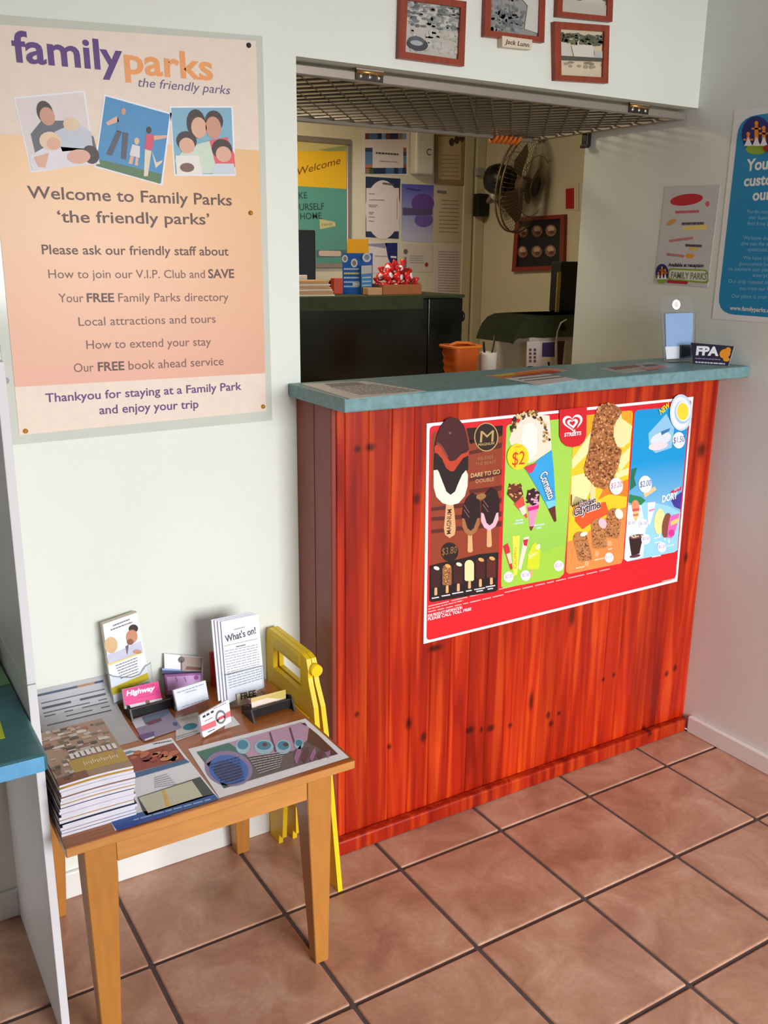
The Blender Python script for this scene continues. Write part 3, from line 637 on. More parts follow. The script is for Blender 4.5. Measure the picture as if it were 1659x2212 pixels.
for i, (x, y, m, sy) in enumerate([(213, 655, ink(62, 24, 22), 775), (340, 630, ink(156, 100, 60), 750), (465, 612, ink(66, 26, 22), 730), (590, 582, ink(244, 226, 170), 700), (712, 560, ink(70, 24, 22), 680), (835, 545, ink(92, 34, 28), 655)]):
    bar(b, x, y, 104, 236, m, x + 2, sy, 84, crumbs=(40, 9, NUT) if i == 1 else None, bite=None if i == 3 else (10, -98, 34, 20, ink(250, 238, 220) if i in (0, 2) else ink(232, 170, 96), 20))
for i, (x, y, w) in enumerate([(170, 895, 80), (280, 870, 95), (398, 843, 125), (552, 815, 65), (645, 797, 120), (775, 768, 105), (668, 818, 75), (795, 792, 62)]): b.scribble((x, y), (x + w, y - w * .17), W_, 13, 6, seed=i)
b.crop(*k4)
b.poly([(330, 1285), (412, 1295), (425, 1400), (438, 1570), (425, 1635), (370, 1671), (318, 1635), (305, 1560)], STK, 5); b.text('MAGNUM', (382, 1622), (392, 1345), ink(90, 50, 30), h=48, bold=.015, lay=6)
b.poly([(190, 910), (225, 895), (270, 960), (310, 1080), (350, 1150), (385, 1165), (430, 1150), (460, 1060), (510, 950), (550, 905), (575, 960), (570, 1090), (540, 1200), (470, 1280), (380, 1305), (290, 1280), (220, 1210), (190, 1100)], CRM, 6)
b.poly([(200, 720), (240, 730), (290, 780), (340, 890), (400, 925), (450, 880), (510, 780), (578, 745), (578, 910), (550, 912), (510, 960), (465, 1060), (430, 1150), (380, 1187), (335, 1150), (280, 1010), (240, 905), (193, 912)], ink(34, 14, 20), 8)
b.poly([(200, 640), (230, 610), (270, 640), (320, 730), (370, 810), (430, 800), (500, 730), (582, 690), (582, 745), (520, 775), (470, 845), (420, 920), (380, 925), (330, 885), (280, 775), (230, 722), (198, 705)], ink(196, 66, 34), 9)
b.poly([(204, 640), (228, 520), (268, 420), (328, 342), (395, 316), (470, 337), (530, 410), (562, 520), (587, 680), (560, 712), (505, 728), (440, 795), (390, 810), (350, 780), (300, 690), (250, 615)], ink(72, 20, 26), 10)
b.poly([(222, 600), (262, 612), (300, 655), (345, 740), (360, 775), (330, 750), (285, 672), (250, 628), (218, 612)], ink(126, 66, 66), 11); b.ell(375, 495, 13, 12, ink(150, 100, 104), 11)
for dx, dy, col in ((0, 0, ink(170, 110, 66)), (213, -60, ink(246, 186, 204))):
    b.rrect((575 + dx, 1620 + dy), (620 + dx, 1615 + dy), (630 + dx, 1830 + dy), (570 + dx, 1835 + dy), 26, STK, 5)
    b.poly([(508 + dx, 1450 + dy), (530 + dx, 1440 + dy), (700 + dx, 1430 + dy), (705 + dx, 1520 + dy), (670 + dx, 1600 + dy), (600 + dx, 1650 + dy), (540 + dx, 1610 + dy), (508 + dx, 1540 + dy)], col, 6)
    b.poly([(508 + dx, 1440 + dy), (520 + dx, 1330 + dy), (555 + dx, 1230 + dy), (625 + dx, 1160 + dy), (690 + dx, 1200 + dy), (715 + dx, 1300 + dy), (712 + dx, 1440 + dy), (680 + dx, 1450 + dy), (640 + dx, 1560 + dy), (605 + dx, 1590 + dy), (570 + dx, 1560 + dy), (540 + dx, 1460 + dy)], ink(40, 16, 20), 7)
    for q in (0, 55): b.line((530 + dx, 1300 + dy + q), (590 + dx, 1385 + dy + q), 7, ink(150, 104, 104), 8)
b.ell(722, 1205, 56, 34, ink(160, 116, 66), 9, rot=-10)
b.build('chocolate_panel', t)
# panel two: cones on green
b = pn(); b.rrect((1094, 917), (1242, 902), (1218, 1243), (1082, 1270), 10, 'fresh_green', 2)
b.crop(*k5); b.poly([(955, 400), (1200, 385), (1420, 370), (1660, 285), (1648, 620), (1600, 665), (975, 780), (948, 760)], ink(164, 214, 72), 3)
b.poly([(965, 310), (1020, 275), (1040, 330), (1075, 560), (1050, 580)], ink(206, 50, 54), 4); b.poly([(1005, 400), (1050, 380), (1070, 500), (1040, 510)], ink(244, 214, 190), 5)
b.poly([(1072, 200), (1155, 190), (1140, 470), (1125, 630), (1085, 640), (1080, 400)], ink(250, 232, 80), 4); b.text('CALIPPO', (1118, 560), (1122, 320), ink(220, 180, 30), h=30, bold=.02, lay=5)
b.poly([(1200, 215), (1260, 200), (1240, 300), (1165, 580), (1138, 560)], ink(240, 226, 210), 4); b.poly([(1195, 240), (1250, 230), (1235, 310), (1200, 300)], ink(206, 40, 60), 5)
b.rrect((1270, 540), (1302, 535), (1300, 650), (1272, 655), 10, STK, 4); b.poly([(1232, 555), (1250, 400), (1290, 300), (1335, 258), (1345, 300), (1358, 330), (1388, 350), (1370, 555), (1340, 572), (1260, 570)], ink(214, 226, 40), 5); b.ell(1360, 318, 24, 34, ink(240, 246, 190), 6, rot=20)
b.text('Splice', (1255, 450), (1350, 400), ink(250, 250, 200), h=40, bold=.01, lay=7)
for x, y, tx in [(1030, 655, '$2.20'), (1220, 640, '$2.50'), (1592, 530, '$2.20')]: b.ell(x, y, 54, 60, W_, 6); b.text(tx, (x - 40, y + 16), (x + 40, y + 4), ink(196, 130, 190), h=38, lay=7)
b.crop(*k4)
b.poly([(1035, 570), (1058, 500), (1090, 440), (1150, 370), (1195, 290), (1260, 248), (1340, 258), (1400, 290), (1488, 300), (1512, 680), (1430, 740), (1340, 800), (1250, 835), (1200, 760), (1150, 620), (1060, 640)], ink(240, 230, 210), 5)
b.poly([(1200, 400), (1300, 380), (1350, 450), (1350, 700), (1280, 790), (1220, 700), (1170, 560)], ink(250, 246, 236), 6)
rr = random.Random(4)
for i in range(90):
    tt = rr.random(); a = math.pi * (1.02 - tt * 1.05); x = 1270 + 190 * math.cos(a) + rr.uniform(-34, 34); y = 450 - 170 * math.sin(a) + rr.uniform(-34, 34) + (140 * max(0, tt - .6) * 2 if tt > .6 else 0)
    b.ell(x, y, rr.uniform(12, 24), rr.uniform(9, 17), rr.choice([ink(226, 194, 130), ink(120, 84, 50), ink(60, 40, 34), ink(206, 160, 96), ink(240, 214, 160)]), 7 + i % 5, rot=rr.uniform(0, 180), seg=8)
b.poly([(1208, 880), (1300, 850), (1400, 760), (1515, 690), (1535, 900), (1560, 1300), (1478, 1346), (1350, 1110)], ink(52, 168, 232), 8); b.poly([(1200, 880), (1290, 845), (1350, 825), (1300, 930), (1262, 948)], ink(226, 56, 84), 9)
b.poly([(1440, 1265), (1556, 1240), (1560, 1305), (1478, 1346)], ink(120, 212, 240), 9); b.poly([(1474, 1344), (1552, 1308), (1566, 1480), (1545, 1492)], ink(100, 44, 34), 9)
b.outlined('Cornetto', (1378, 965), (1480, 1250), ink(24, 50, 90), W_, 92, .07, .02, 0, 10)
b.ell(1135, 760, 122, 146, ink(250, 220, 30), 13); b.text('$2', (1068, 858), (1206, 842), ink(226, 60, 30), h=150, lay=14); b.text('ONLY', (1100, 668), (1182, 650), ink(226, 100, 40), h=26, lay=14)
for pts, cols, col2 in (([(1010, 1180), (1030, 1090), (1090, 1060), (1165, 1075), (1195, 1180), (1110, 1290)], [ink(110, 50, 34), ink(216, 170, 110), ink(80, 34, 28)], (ink(226, 80, 70), [(1085, 1290), (1195, 1200), (1240, 1440), (1228, 1450)])), ([(1225, 1230), (1240, 1150), (1310, 1110), (1380, 1160), (1370, 1280), (1290, 1310)], [ink(60, 26, 32), ink(246, 176, 206)], (ink(246, 150, 190), [(1240, 1310), (1375, 1270), (1310, 1560), (1272, 1575)]))):
    b.poly(pts, cols[0], 5); b.poly(col2[1], col2[0], 5); cx, cy = sum(p[0] for p in pts) / 6, sum(p[1] for p in pts) / 6
    for i in range(22): b.ell(cx + rr.uniform(-65, 65), cy + rr.uniform(-80, 70), rr.uniform(10, 22), rr.uniform(8, 16), rr.choice(cols), 6 + i % 3, seg=8)
b.poly([(1242, 1330), (1372, 1300), (1366, 1340), (1250, 1372)], ink(226, 30, 130), 6); b.poly([(1145, 1340), (1215, 1300), (1228, 1390), (1190, 1420)], ink(240, 226, 214), 6); b.poly([(1265, 1545), (1312, 1535), (1290, 1585), (1276, 1588)], ink(120, 50, 50), 7)
for i, (x, y, w) in enumerate([(1110, 1475, 80), (1095, 1510, 100), (1320, 1530, 110), (1345, 1560, 50)]): b.scribble((x, y), (x + w, y - w * .14), ink(214, 236, 250), 16, 5, seed=i)
b.build('cone_panel', t)
# brand tab
b = pn(); b.crop(*k6); tab = [(45, 232), (352, 202), (345, 520), (320, 590), (270, 635), (190, 655), (120, 640), (70, 595), (45, 530)]; b.poly(tab, ink(216, 24, 40), 14)
def heart(cx, cy, w, m, lay, rot=8):
    pts = []
    for i in range(40):
        a = 2 * math.pi * i / 40; x = 16 * math.sin(a) ** 3; y = -(13 * math.cos(a) - 5 * math.cos(2 * a) - 2 * math.cos(3 * a) - math.cos(4 * a)); c, s_ = math.cos(math.radians(-rot)), math.sin(math.radians(-rot)); x, y = x * w / 32, y * w / 32
        pts.append((cx + x * c - y * s_, cy + x * s_ + y * c))
    b.poly(pts, m, lay)
heart(195, 378, 225, W_, 15); heart(195, 382, 170, ink(216, 24, 40), 16); heart(192, 386, 122, W_, 17); heart(190, 384, 62, ink(216, 24, 40), 18); b.line((225, 462), (245, 405), 16, ink(216, 24, 40), 18)
b.text('STREETS', (98, 535), (286, 515), W_, h=40, bold=.03, lay=15); b.build('brand_tab', t)
# panel three: crumbed bar on orange
b = pn(); b.rrect((1240, 900), (1367.5, 886), (1345.6, 1213), (1222, 1238), 10, ink(250, 208, 40), 2); b.crop(*k6)
b.poly([(350, 300), (860, 245), (855, 400), (700, 300), (400, 480), (300, 640), (190, 650), (320, 590)], ink(244, 172, 40), 3)
for q in ([(300, 620), (400, 480), (390, 700), (190, 900), (180, 800)], [(700, 300), (860, 420), (830, 600), (760, 640), (720, 500)], [(720, 760), (840, 640), (825, 800), (700, 960)], [(180, 980), (330, 940), (420, 1090), (330, 1260), (170, 1330)], [(640, 950), (820, 880), (815, 960), (700, 1000)]): b.poly(q, ink(253, 238, 170), 4)
b.poly([(640, 1080), (820, 1010), (810, 1210), (600, 1180), (480, 1240), (540, 1120)], ink(240, 130, 40), 4); b.poly([(170, 1180), (330, 1240), (420, 1300), (210, 1350), (165, 1300)], ink(240, 140, 40), 4)
b.crop(*k7); b.poly([(130, 470), (330, 400), (430, 300), (560, 200), (700, 110), (800, 75), (755, 660), (735, 710), (150, 830), (118, 800)], ink(246, 146, 76), 4); b.poly([(210, 90), (560, 20), (600, 150), (430, 240), (300, 330), (220, 240)], ink(232, 92, 40), 4)
CR_ = [ink(110, 62, 40), ink(206, 142, 84), ink(166, 104, 60), ink(224, 164, 104), ink(136, 80, 46)]
for x, y, rot, sx, sy in [(300, 520, -14, 350, 680), (485, 375, -4, 460, 570), (650, 260, 6, 605, 455)]:
    bar(b, x, y, 160, 340, ink(190, 128, 74), sx, sy, 60, lay=7, crumbs=(120, 9, CR_), bite=(50, -110 if x > 400 else -130, 44, 60 if x > 400 else 24, ink(252, 236, 222) if x != 485 else ink(250, 196, 206), -20), rot=rot)
b.ell(600, 645, 50, 56, W_, 8); b.text('$3.20', (562, 658), (640, 646), ink(180, 180, 200), h=32, lay=9)
for i, (x, y, w) in enumerate([(230, 765, 95), (430, 675, 110), (590, 552, 45)]): b.scribble((x, y), (x + w, y - w * .22), ink(252, 226, 190), 14, 6, seed=i)
b.crop(*k6); b.rrect((392, 1060), (452, 1080), (440, 1250), (385, 1260), 18, ink(244, 224, 160), 6)
BODY = [(440, 300), (475, 225), (520, 180), (580, 160), (650, 168), (715, 210), (748, 268), (700, 325), (655, 420), (650, 530), (685, 640), (745, 680), (722, 800), (685, 930), (640, 1000), (605, 1090), (540, 1128), (450, 1092), (380, 1025), (330, 955), (322, 880), (370, 700), (390, 560)]
b.poly([(690, 325), (740, 275), (745, 400), (792, 500), (802, 570), (770, 655), (690, 650), (640, 530), (645, 420)], ink(254, 234, 170), 7); b.poly(BODY, ink(176, 110, 62), 8)
def inside(p, poly):
    r = False
    for i in range(len(poly)):
        (x0, y0), (x1, y1) = poly[i - 1], poly[i]
        if (y0 > p[1]) != (y1 > p[1]) and p[0] < (x1 - x0) * (p[1] - y0) / (y1 - y0) + x0: r = not r
    return r
for i in range(900):
    p = (rr.uniform(325, 745), rr.uniform(165, 1125))
    if inside(p, BODY): r = rr.uniform(8, 19); b.ell(p[0], p[1], r, r * .65, rr.choice(CR_), 9 + i % 4, rot=rr.uniform(0, 180), seg=7)
b.ell(680, 1090, 78, 98, ink(224, 170, 190), 14); b.ell(680, 1090, 74, 94, W_, 15); b.text('$3.20', (620, 1118), (742, 1094), ink(210, 120, 150), h=60, lay=16)
for tx, a, c, h in (('Golden', (262, 1340), (452, 1268), 62), ('Gaytime', (206, 1428), (502, 1330), 92)):
    b.outlined(tx, a, c, W_, ink(84, 50, 40), h, .07, .015, .2)
b.build('crumbed_bar_panel', t)
# panel four: blue
b = pn(); b.rrect((1371.7, 886), (1489.4, 876.7), (1462, 1188), (1347.6, 1213), 10, 'kids_blue', 2); b.crop(*k6)
b.poly([(1040, 500), (1240, 280), (1330, 440), (1300, 660), (1120, 720), (1050, 650)], ink(150, 206, 240), 3); b.ell(1180, 560, 120, 70, ink(226, 236, 248), 4, rot=-20); b.ell(1150, 640, 110, 45, ink(240, 226, 232), 5, rot=-10)
b.ell(1405, 265, 126, 205, ink(206, 226, 246), 14); b.ell(1400, 270, 108, 180, W_, 15); b.ell(1425, 262, 92, 130, ink(176, 212, 246), 16); b.ell(1432, 250, 84, 115, W_, 17); b.ell(1425, 255, 64, 96, ink(248, 226, 60), 18)
b.text('NEW', (1178, 292), (1284, 200), ink(248, 226, 40), h=56, bold=.03, lay=15)
b.poly([(1180, 480), (1285, 440), (1275, 470), (1190, 520)], ink(60, 120, 180), 5)
for x, y, rx, ry, tx, h in [(1380, 575, 70, 92, '$1.50', 66), (1005, 1068, 74, 96, '$2.00', 66)]: b.ell(x, y, rx, ry, W_, 8); b.text(tx, (x - 60, y + 36), (x + 62, y + 14), ink(50, 90, 160), h=h, lay=9)
b.poly([(850, 900), (915, 880), (880, 1000), (905, 1080), (830, 1140)], ink(30, 120, 90), 4); b.poly([(830, 1180), (960, 1210), (1010, 1250), (960, 1300), (815, 1300)], ink(40, 140, 90), 4); b.poly([(1290, 1240), (1420, 1150), (1400, 1350), (1330, 1320)], ink(70, 60, 160), 4)
b.poly([(985, 1170), (1110, 1090), (1130, 1130), (1000, 1220)], ink(240, 206, 150), 5); b.poly([(1290, 1150), (1410, 1090), (1405, 1130), (1300, 1180)], ink(220, 30, 80), 5); b.text('NEW', (1330, 1150), (1395, 1120), W_, h=30, lay=6); b.text('DORY', (1192, 1272), (1366, 1222), W_, h=70, bold=.04, lay=6)
b.crop(*k7); b.poly([(812, 15), (950, 25), (1130, 35), (1250, 62), (1400, 140), (1395, 160), (1365, 560), (1330, 585), (800, 690), (768, 660)], ink(156, 220, 246), 3); b.poly([(812, 30), (960, 60), (1010, 330), (980, 640), (800, 688), (770, 660)], ink(226, 242, 250), 4)
b.poly([(860, 80), (945, 70), (930, 180), (905, 240), (880, 225)], ink(240, 206, 140), 5); b.ell(895, 60, 42, 60, ink(244, 150, 110), 6); b.poly([(862, 100), (940, 92), (936, 120), (864, 130)], ink(226, 80, 90), 7); b.poly([(868, 160), (930, 152), (926, 176), (872, 184)], ink(226, 120, 80), 7)
b.poly([(1030, 30), (1120, 20), (1100, 130), (1060, 270), (1035, 265)], ink(244, 240, 250), 5); b.poly([(1045, 110), (1110, 95), (1105, 115), (1045, 132)], ink(226, 150, 190), 6)
b.ell(1165, 240, 60, 145, ink(250, 238, 160), 6, rot=4); b.ell(1245, 285, 52, 140, ink(140, 78, 58), 7, rot=8); b.poly([(1285, 180), (1390, 150), (1350, 330), (1300, 430), (1250, 420), (1260, 300)], ink(240, 110, 190), 8); b.poly([(1290, 240), (1380, 200), (1375, 250), (1290, 290)], ink(250, 214, 120), 9); b.ell(1300, 370, 34, 40, ink(214, 60, 150), 9)
for x, y in ((1165, 400), (1222, 440), (1268, 468)): b.line((x, y - 30), (x + 3, y + 16), 16, ink(244, 240, 236), 5)
b.poly([(824, 425), (990, 398), (960, 500), (940, 600), (852, 622), (838, 540)], ink(52, 30, 32), 6); b.ell(906, 410, 82, 24, ink(110, 74, 60), 7, rot=-9); rr = random.Random(8)
for i in range(12): b.ell(906 + rr.uniform(-60, 60), 408 + rr.uniform(-12, 12), 12, 8, ink(226, 206, 180), 8 + i % 2, seg=8)
b.ell(890, 628, 62, 18, ink(90, 60, 70), 5, rot=-10)
for x, y, tx in [(850, 265, '$2.20'), (985, 270, '$1.50'), (1010, 440, '$3.50'), (1190, 530, '$2.20')]: b.ell(x, y, 50, 58, W_, 9); b.text(tx, (x - 38, y + 12), (x + 38, y + 2), ink(150, 150, 200), h=32, lay=10)
for i, (x, y, w) in enumerate([(1100, 430, 80), (1110, 480, 70), (1255, 515, 75), (1080, 640, 100)]): b.scribble((x, y), (x + w, y - w * .2), ink(240, 250, 255), 13, 6, seed=i)
b.build('kids_panel', t)
# ================================================================== RIGHT WALL SIGNS
def people_logo(b, cx, cy, rx, ry, lay):
    b.ell(cx, cy, rx, ry, ink(40, 40, 120), lay); b.ell(cx, cy + ry * .82, rx * .72, ry * .3, ink(150, 176, 60), lay + 1)
    for k, (dx, h) in enumerate(((-.55, .55), (0, 1.0), (.5, .8))):
        x = cx + dx * rx; y0 = cy + ry * .62; y1 = y0 - h * ry * 1.35; w_ = rx * .16
        b.poly([(x - w_, y0), (x - w_ * .7, y1 + ry * .25), (x + w_ * .7, y1 + ry * .25), (x + w_, y0)], ink(240, 146, 40), lay + 2 + k); b.ell(x, y1 + ry * .12, rx * .13, ry * .13, ink(240, 146, 40), lay + 2 + k)
        b.line((x - rx * .34, y1 + ry * .42), (x + rx * .34, y1 + ry * .42), ry * .1, ink(240, 146, 40), lay + 2 + k); b.poly([(x - w_ * 1.7, y0 + 1), (x, y0 - ry * .5), (x + w_ * 1.7, y0 + 1)], 'paper_bright', lay + 5 + k)
XQ = XR - .0015
t = thing('customer_poster', 'blue and white customer poster cut off by the right edge', 'poster', at('x', XQ, 1560, 690))
b = Print((XQ, 0, 0), (-1, 0, 0)); b.base([(1587, 240), (1790, 212), (1730, 703), (1538, 688)], .0013, 'paper'); b.rrect((1597, 254), (1780, 227), (1721, 690), (1549, 677), 38, ink(30, 140, 196), 1); b.build('printed_sheet', t)
b = Print((XQ, 0, 0), (-1, 0, 0)); people_logo(b, 1634, 290, 32, 39, 2); b.ell(1664, 320, 16, 8, ink(180, 30, 40), 12); b.build('emblem', t)
WT = ink(236, 238, 240)
def rline(tx, x0, y0, x1, y1, c, h, bo=0):
    b = Print((XQ, 0, 0), (-1, 0, 0)); b.text(tx, (x0, y0), (x1, y1), c, h=h, bold=bo); b.build('text_line', t)
rline('You are', 1611, 369, 1706, 360, WT, 24, .03); rline('customer', 1606, 402, 1718, 395, WT, 23, .03); rline('our', 1625, 433, 1666, 430, WT, 23, .03)
LB = ink(150, 200, 226)
for tx, x0, y, x1 in [('You the most important', 1612, 460, 1700), ('our business and', 1618, 473, 1694), ('feel free to visit', 1614, 486, 1690), ('We know the local area', 1605, 517, 1704), ('give you the answers to', 1601, 529, 1702), ('questions, please', 1615, 542, 1690), ('We have tried every', 1605, 560, 1700), ('procurement for your stay', 1597, 573, 1700), ('to explore our place and', 1573, 584, 1690), ('everything', 1626, 598, 1680), ('Our only request of you', 1573, 611, 1680), ('you treat our home', 1597, 626, 1680), ('Our place is your place', 1580, 643, 1684)]:
    rline(tx, x0, y, x1, y + (x1 - x0) * .03, LB, 8)
rline('www.familyparks.com.au', 1576, 669, 1690, 677, WT, 9, .02)
t = thing('hire_poster', 'small white poster with red oval on the right wall above the counter', 'poster', at('x', XQ, 1470, 615))
b = Print((XQ, 0, 0), (-1, 0, 0)); b.base([(1437, 402), (1556, 399), (1528, 621), (1413, 612)], .0012, ink(206, 204, 208))
b.crop(1380, 220, .2261)
b.ell(455, 935, 158, 54, ink(196, 30, 50), 1, rot=-8); b.ell(655, 975, 20, 26, ink(226, 90, 120), 1)
for a, c, m in [((350, 1055), (575, 1045), ink(206, 90, 110)), ((410, 1165), (620, 1160), ink(90, 70, 100)), ((290, 1330), (520, 1300), ink(206, 120, 130)), ((445, 1370), (600, 1378), ink(80, 70, 90)), ((265, 1455), (430, 1475), ink(206, 120, 130))]: b.scribble(a, c, m, 24, 2, seed=int(a[1]))
b.poly([(420, 1195), (655, 1170), (655, 1220), (420, 1228)], ink(240, 214, 130), 1); b.ell(310, 1150, 52, 22, ink(214, 160, 80), 1, rot=-30); b.ell(525, 1400, 48, 26, ink(226, 196, 120), 1); b.ell(485, 1472, 42, 22, ink(236, 160, 60), 1)
b.text('Available at reception', (280, 1572), (618, 1580), ink(50, 40, 80), h=34, bold=.03)
b.rrect((278, 1588), (660, 1604), (668, 1738), (270, 1700), 40, ink(140, 170, 40), 1); b.rrect((292, 1604), (650, 1618), (655, 1718), (285, 1690), 34, ink(224, 228, 214), 2); b.text('FAMILY PARKS', (305, 1685), (645, 1700), ink(120, 130, 110), h=62, bold=.02, lay=3); b.poly([(275, 1700), (470, 1716), (462, 1742), (270, 1730)], ink(190, 40, 60), 3)
b.org = (0, 0); b.sc = 1; people_logo(b, 1430, 590, 14, 20, 3); b.build('printed_sheet', t)

# ================================================================== ON THE BENCHTOP
BZ = 1.2282
def flat(name, pts, z, m, label, cat, fn=None, th=.0004, group=None):
    b = Print((0, 0, z + th), (0, 0, 1)); b.base(pts, th, m)
    if fn: fn(b)
    return tag(b.build(name), label, cat, group)
def f1(b):
    for i in range(7): b.scribble((715 + 10 * i, 836 + 2.6 * i), (815 + 14 * i, 830 + 2.2 * i), ink(140, 136, 140), 1.6, 2, seed=i)
    b.poly([(700, 829), (770, 825), (790, 830), (716, 835)], ink(120, 116, 120), 1)
flat('notice_sheet', [(652, 829), (788, 823), (922, 845), (757, 862)], BZ, ink(206, 200, 198), 'laminated white notice lying on the left end of the benchtop', 'paper', f1)
def f2(b):
    b.poly([(1060, 812), (1180, 798), (1200, 800), (1090, 816)], ink(206, 120, 60), 1); b.poly([(1110, 812), (1190, 801), (1214, 802), (1140, 816)], ink(190, 50, 44), 2); b.poly([(1060, 812), (1100, 806), (1120, 808), (1076, 814)], ink(196, 190, 80), 3)
flat('flyer', [(1046, 812), (1185, 795), (1226, 800), (1106, 819)], BZ, ink(220, 150, 130), 'red and orange flyer on the middle of the benchtop', 'flyer', f2)
def f3(b):
    for i in range(3): b.line((1105 + i * 14, 815 + i * 4), (1190 + i * 14, 806 + i * 4), 2, ink(110, 116, 124), 1)
flat('leaflet', [(1090, 818), (1176, 806), (1250, 820), (1166, 832)], BZ + .0006, ink(214, 208, 210), 'white leaflet in front of the red flyer on the benchtop', 'leaflet', f3)
def f4(b):
    b.poly([(1312, 794), (1372, 788), (1386, 792), (1330, 799)], ink(130, 80, 76), 1); b.poly([(1386, 788), (1412, 786), (1424, 789), (1396, 792)], ink(80, 96, 120), 1); b.poly([(1380, 795), (1430, 790), (1440, 793), (1402, 800)], ink(190, 130, 130), 2)
flat('photo_sheet', [(1290, 797), (1405, 782), (1456, 792), (1345, 806)], BZ, ink(170, 166, 170), 'glossy photo sheet lying beside the acrylic leaflet holder', 'photo sheet', f4)
n_ = tilt(-26, 6); p0 = Vector((1.098, .252, BZ + .004))
t = thing('leaflet_holder', 'clear acrylic leaflet holder standing on the right end of the benchtop', 'holder', p0)
b = Print(p0 - n_ * .012, n_); b.base([(1430, 640), (1494, 641), (1500, 676), (1500, 778), (1432, 781), (1428, 674)], .002, 'acrylic'); b.ell(1461, 658, 8, 10, 'chrome', 2); b.ell(1461, 658, 5, 7, 'white_plastic', 3); b.build('back_plate', t)
b = Print(p0 + n_ * .004, n_); b.base([(1428, 676), (1503, 674), (1500, 776), (1434, 779)], .002, 'acrylic'); b.tube([b.w(q, 2) for q in [(1434, 779), (1428, 676), (1503, 674), (1500, 776)]], .0011, 'acrylic_edge', seg=6); b.build('front_pocket', t)
b = MB(); b.box((1.085, .19, BZ), (1.175, .26, BZ + .004), 'acrylic', rot=RZ(-26)); b.build('foot', t)
b = Print(p0 - n_ * .002, n_); b.base([(1437, 678), (1497, 676), (1494, 773), (1440, 776)], .006, ink(132, 170, 216)); b.poly([(1437, 749), (1468, 748), (1467, 774), (1440, 776)], 'paper_bright', 1); b.poly([(1468, 746), (1492, 744), (1492, 768), (1468, 774)], ink(60, 62, 66), 1)  # white lower patch paints in daylight reflected off the holder
tag(b.build('brochure'), 'pale blue brochure standing inside the acrylic leaflet holder', 'brochure')
n_ = tilt(-58, 14); p0 = Vector((1.120, .172, BZ + .0006))
b = Print(p0, n_); b.base([(1492, 740), (1586, 748), (1573, 791), (1497, 788)], .006, ink(44, 38, 60), 'paper'); b.text('FPA', (1503, 766), (1552, 768), W_, h=18, bold=.05); b.ell(1566, 764, 12, 10, ink(236, 150, 40), 1, rot=-20); b.ell(1573, 756, 6, 6, ink(236, 150, 40), 2); b.ell(1569, 776, 7, 5, ink(236, 150, 40), 2)
b.scribble((1502, 774), (1556, 777), ink(150, 146, 190), 2, 2); b.scribble((1502, 782), (1566, 786), ink(206, 204, 226), 3, 2, seed=4)
tag(b.build('business_card_stack'), 'dark business cards lettered FPA with an orange map at the benchtop end', 'card')

# ================================================================== ON THE SMALL TABLE
Z0 = TZ + .0003
# curled letter behind the stack
b = MB(); prof = [(.3285, .566), (.322, .546), (.312, .528), (.296, .513), (.27, .503), (.23, .4972), (.18, .4938), (.14, .4922), (.118, .4912)]
def pq(s):
    x = s * (len(prof) - 1); i = min(int(x), len(prof) - 2); f = x - i; return (prof[i][0] * (1 - f) + prof[i + 1][0] * f, prof[i][1] * (1 - f) + prof[i + 1][1] * f)
xs_ = [-.80, -.785, -.76, -.74, -.72, -.70, -.68, -.66, -.64, -.622]; R_ = 64; G = [[b.bm.verts.new((x, *pq(r / R_))) for x in xs_] for r in range(R_ + 1)]
rr = random.Random(3)
for r in range(R_):
    for c in range(len(xs_) - 1):
        m = 'paper'
        if r in (4, 5): m = ink(92, 106, 140) if c < 5 else ink(214, 160, 110) if c < 7 else ink(60, 90, 130) if c < 8 else 'paper'
        elif r in (12, 16, 17, 21, 24, 28, 32) and 0 < c < 8 and rr.random() < .85: m = ink(128, 132, 146)
        b.face([G[r][c], G[r][c + 1], G[r + 1][c + 1], G[r + 1][c]], m, True)
bmesh.ops.solidify(b.bm, geom=b.bm.faces[:], thickness=.0004)
tag(b.build('letter_sheet'), 'white typed letter curling up the wall behind the magazine stack', 'paper')
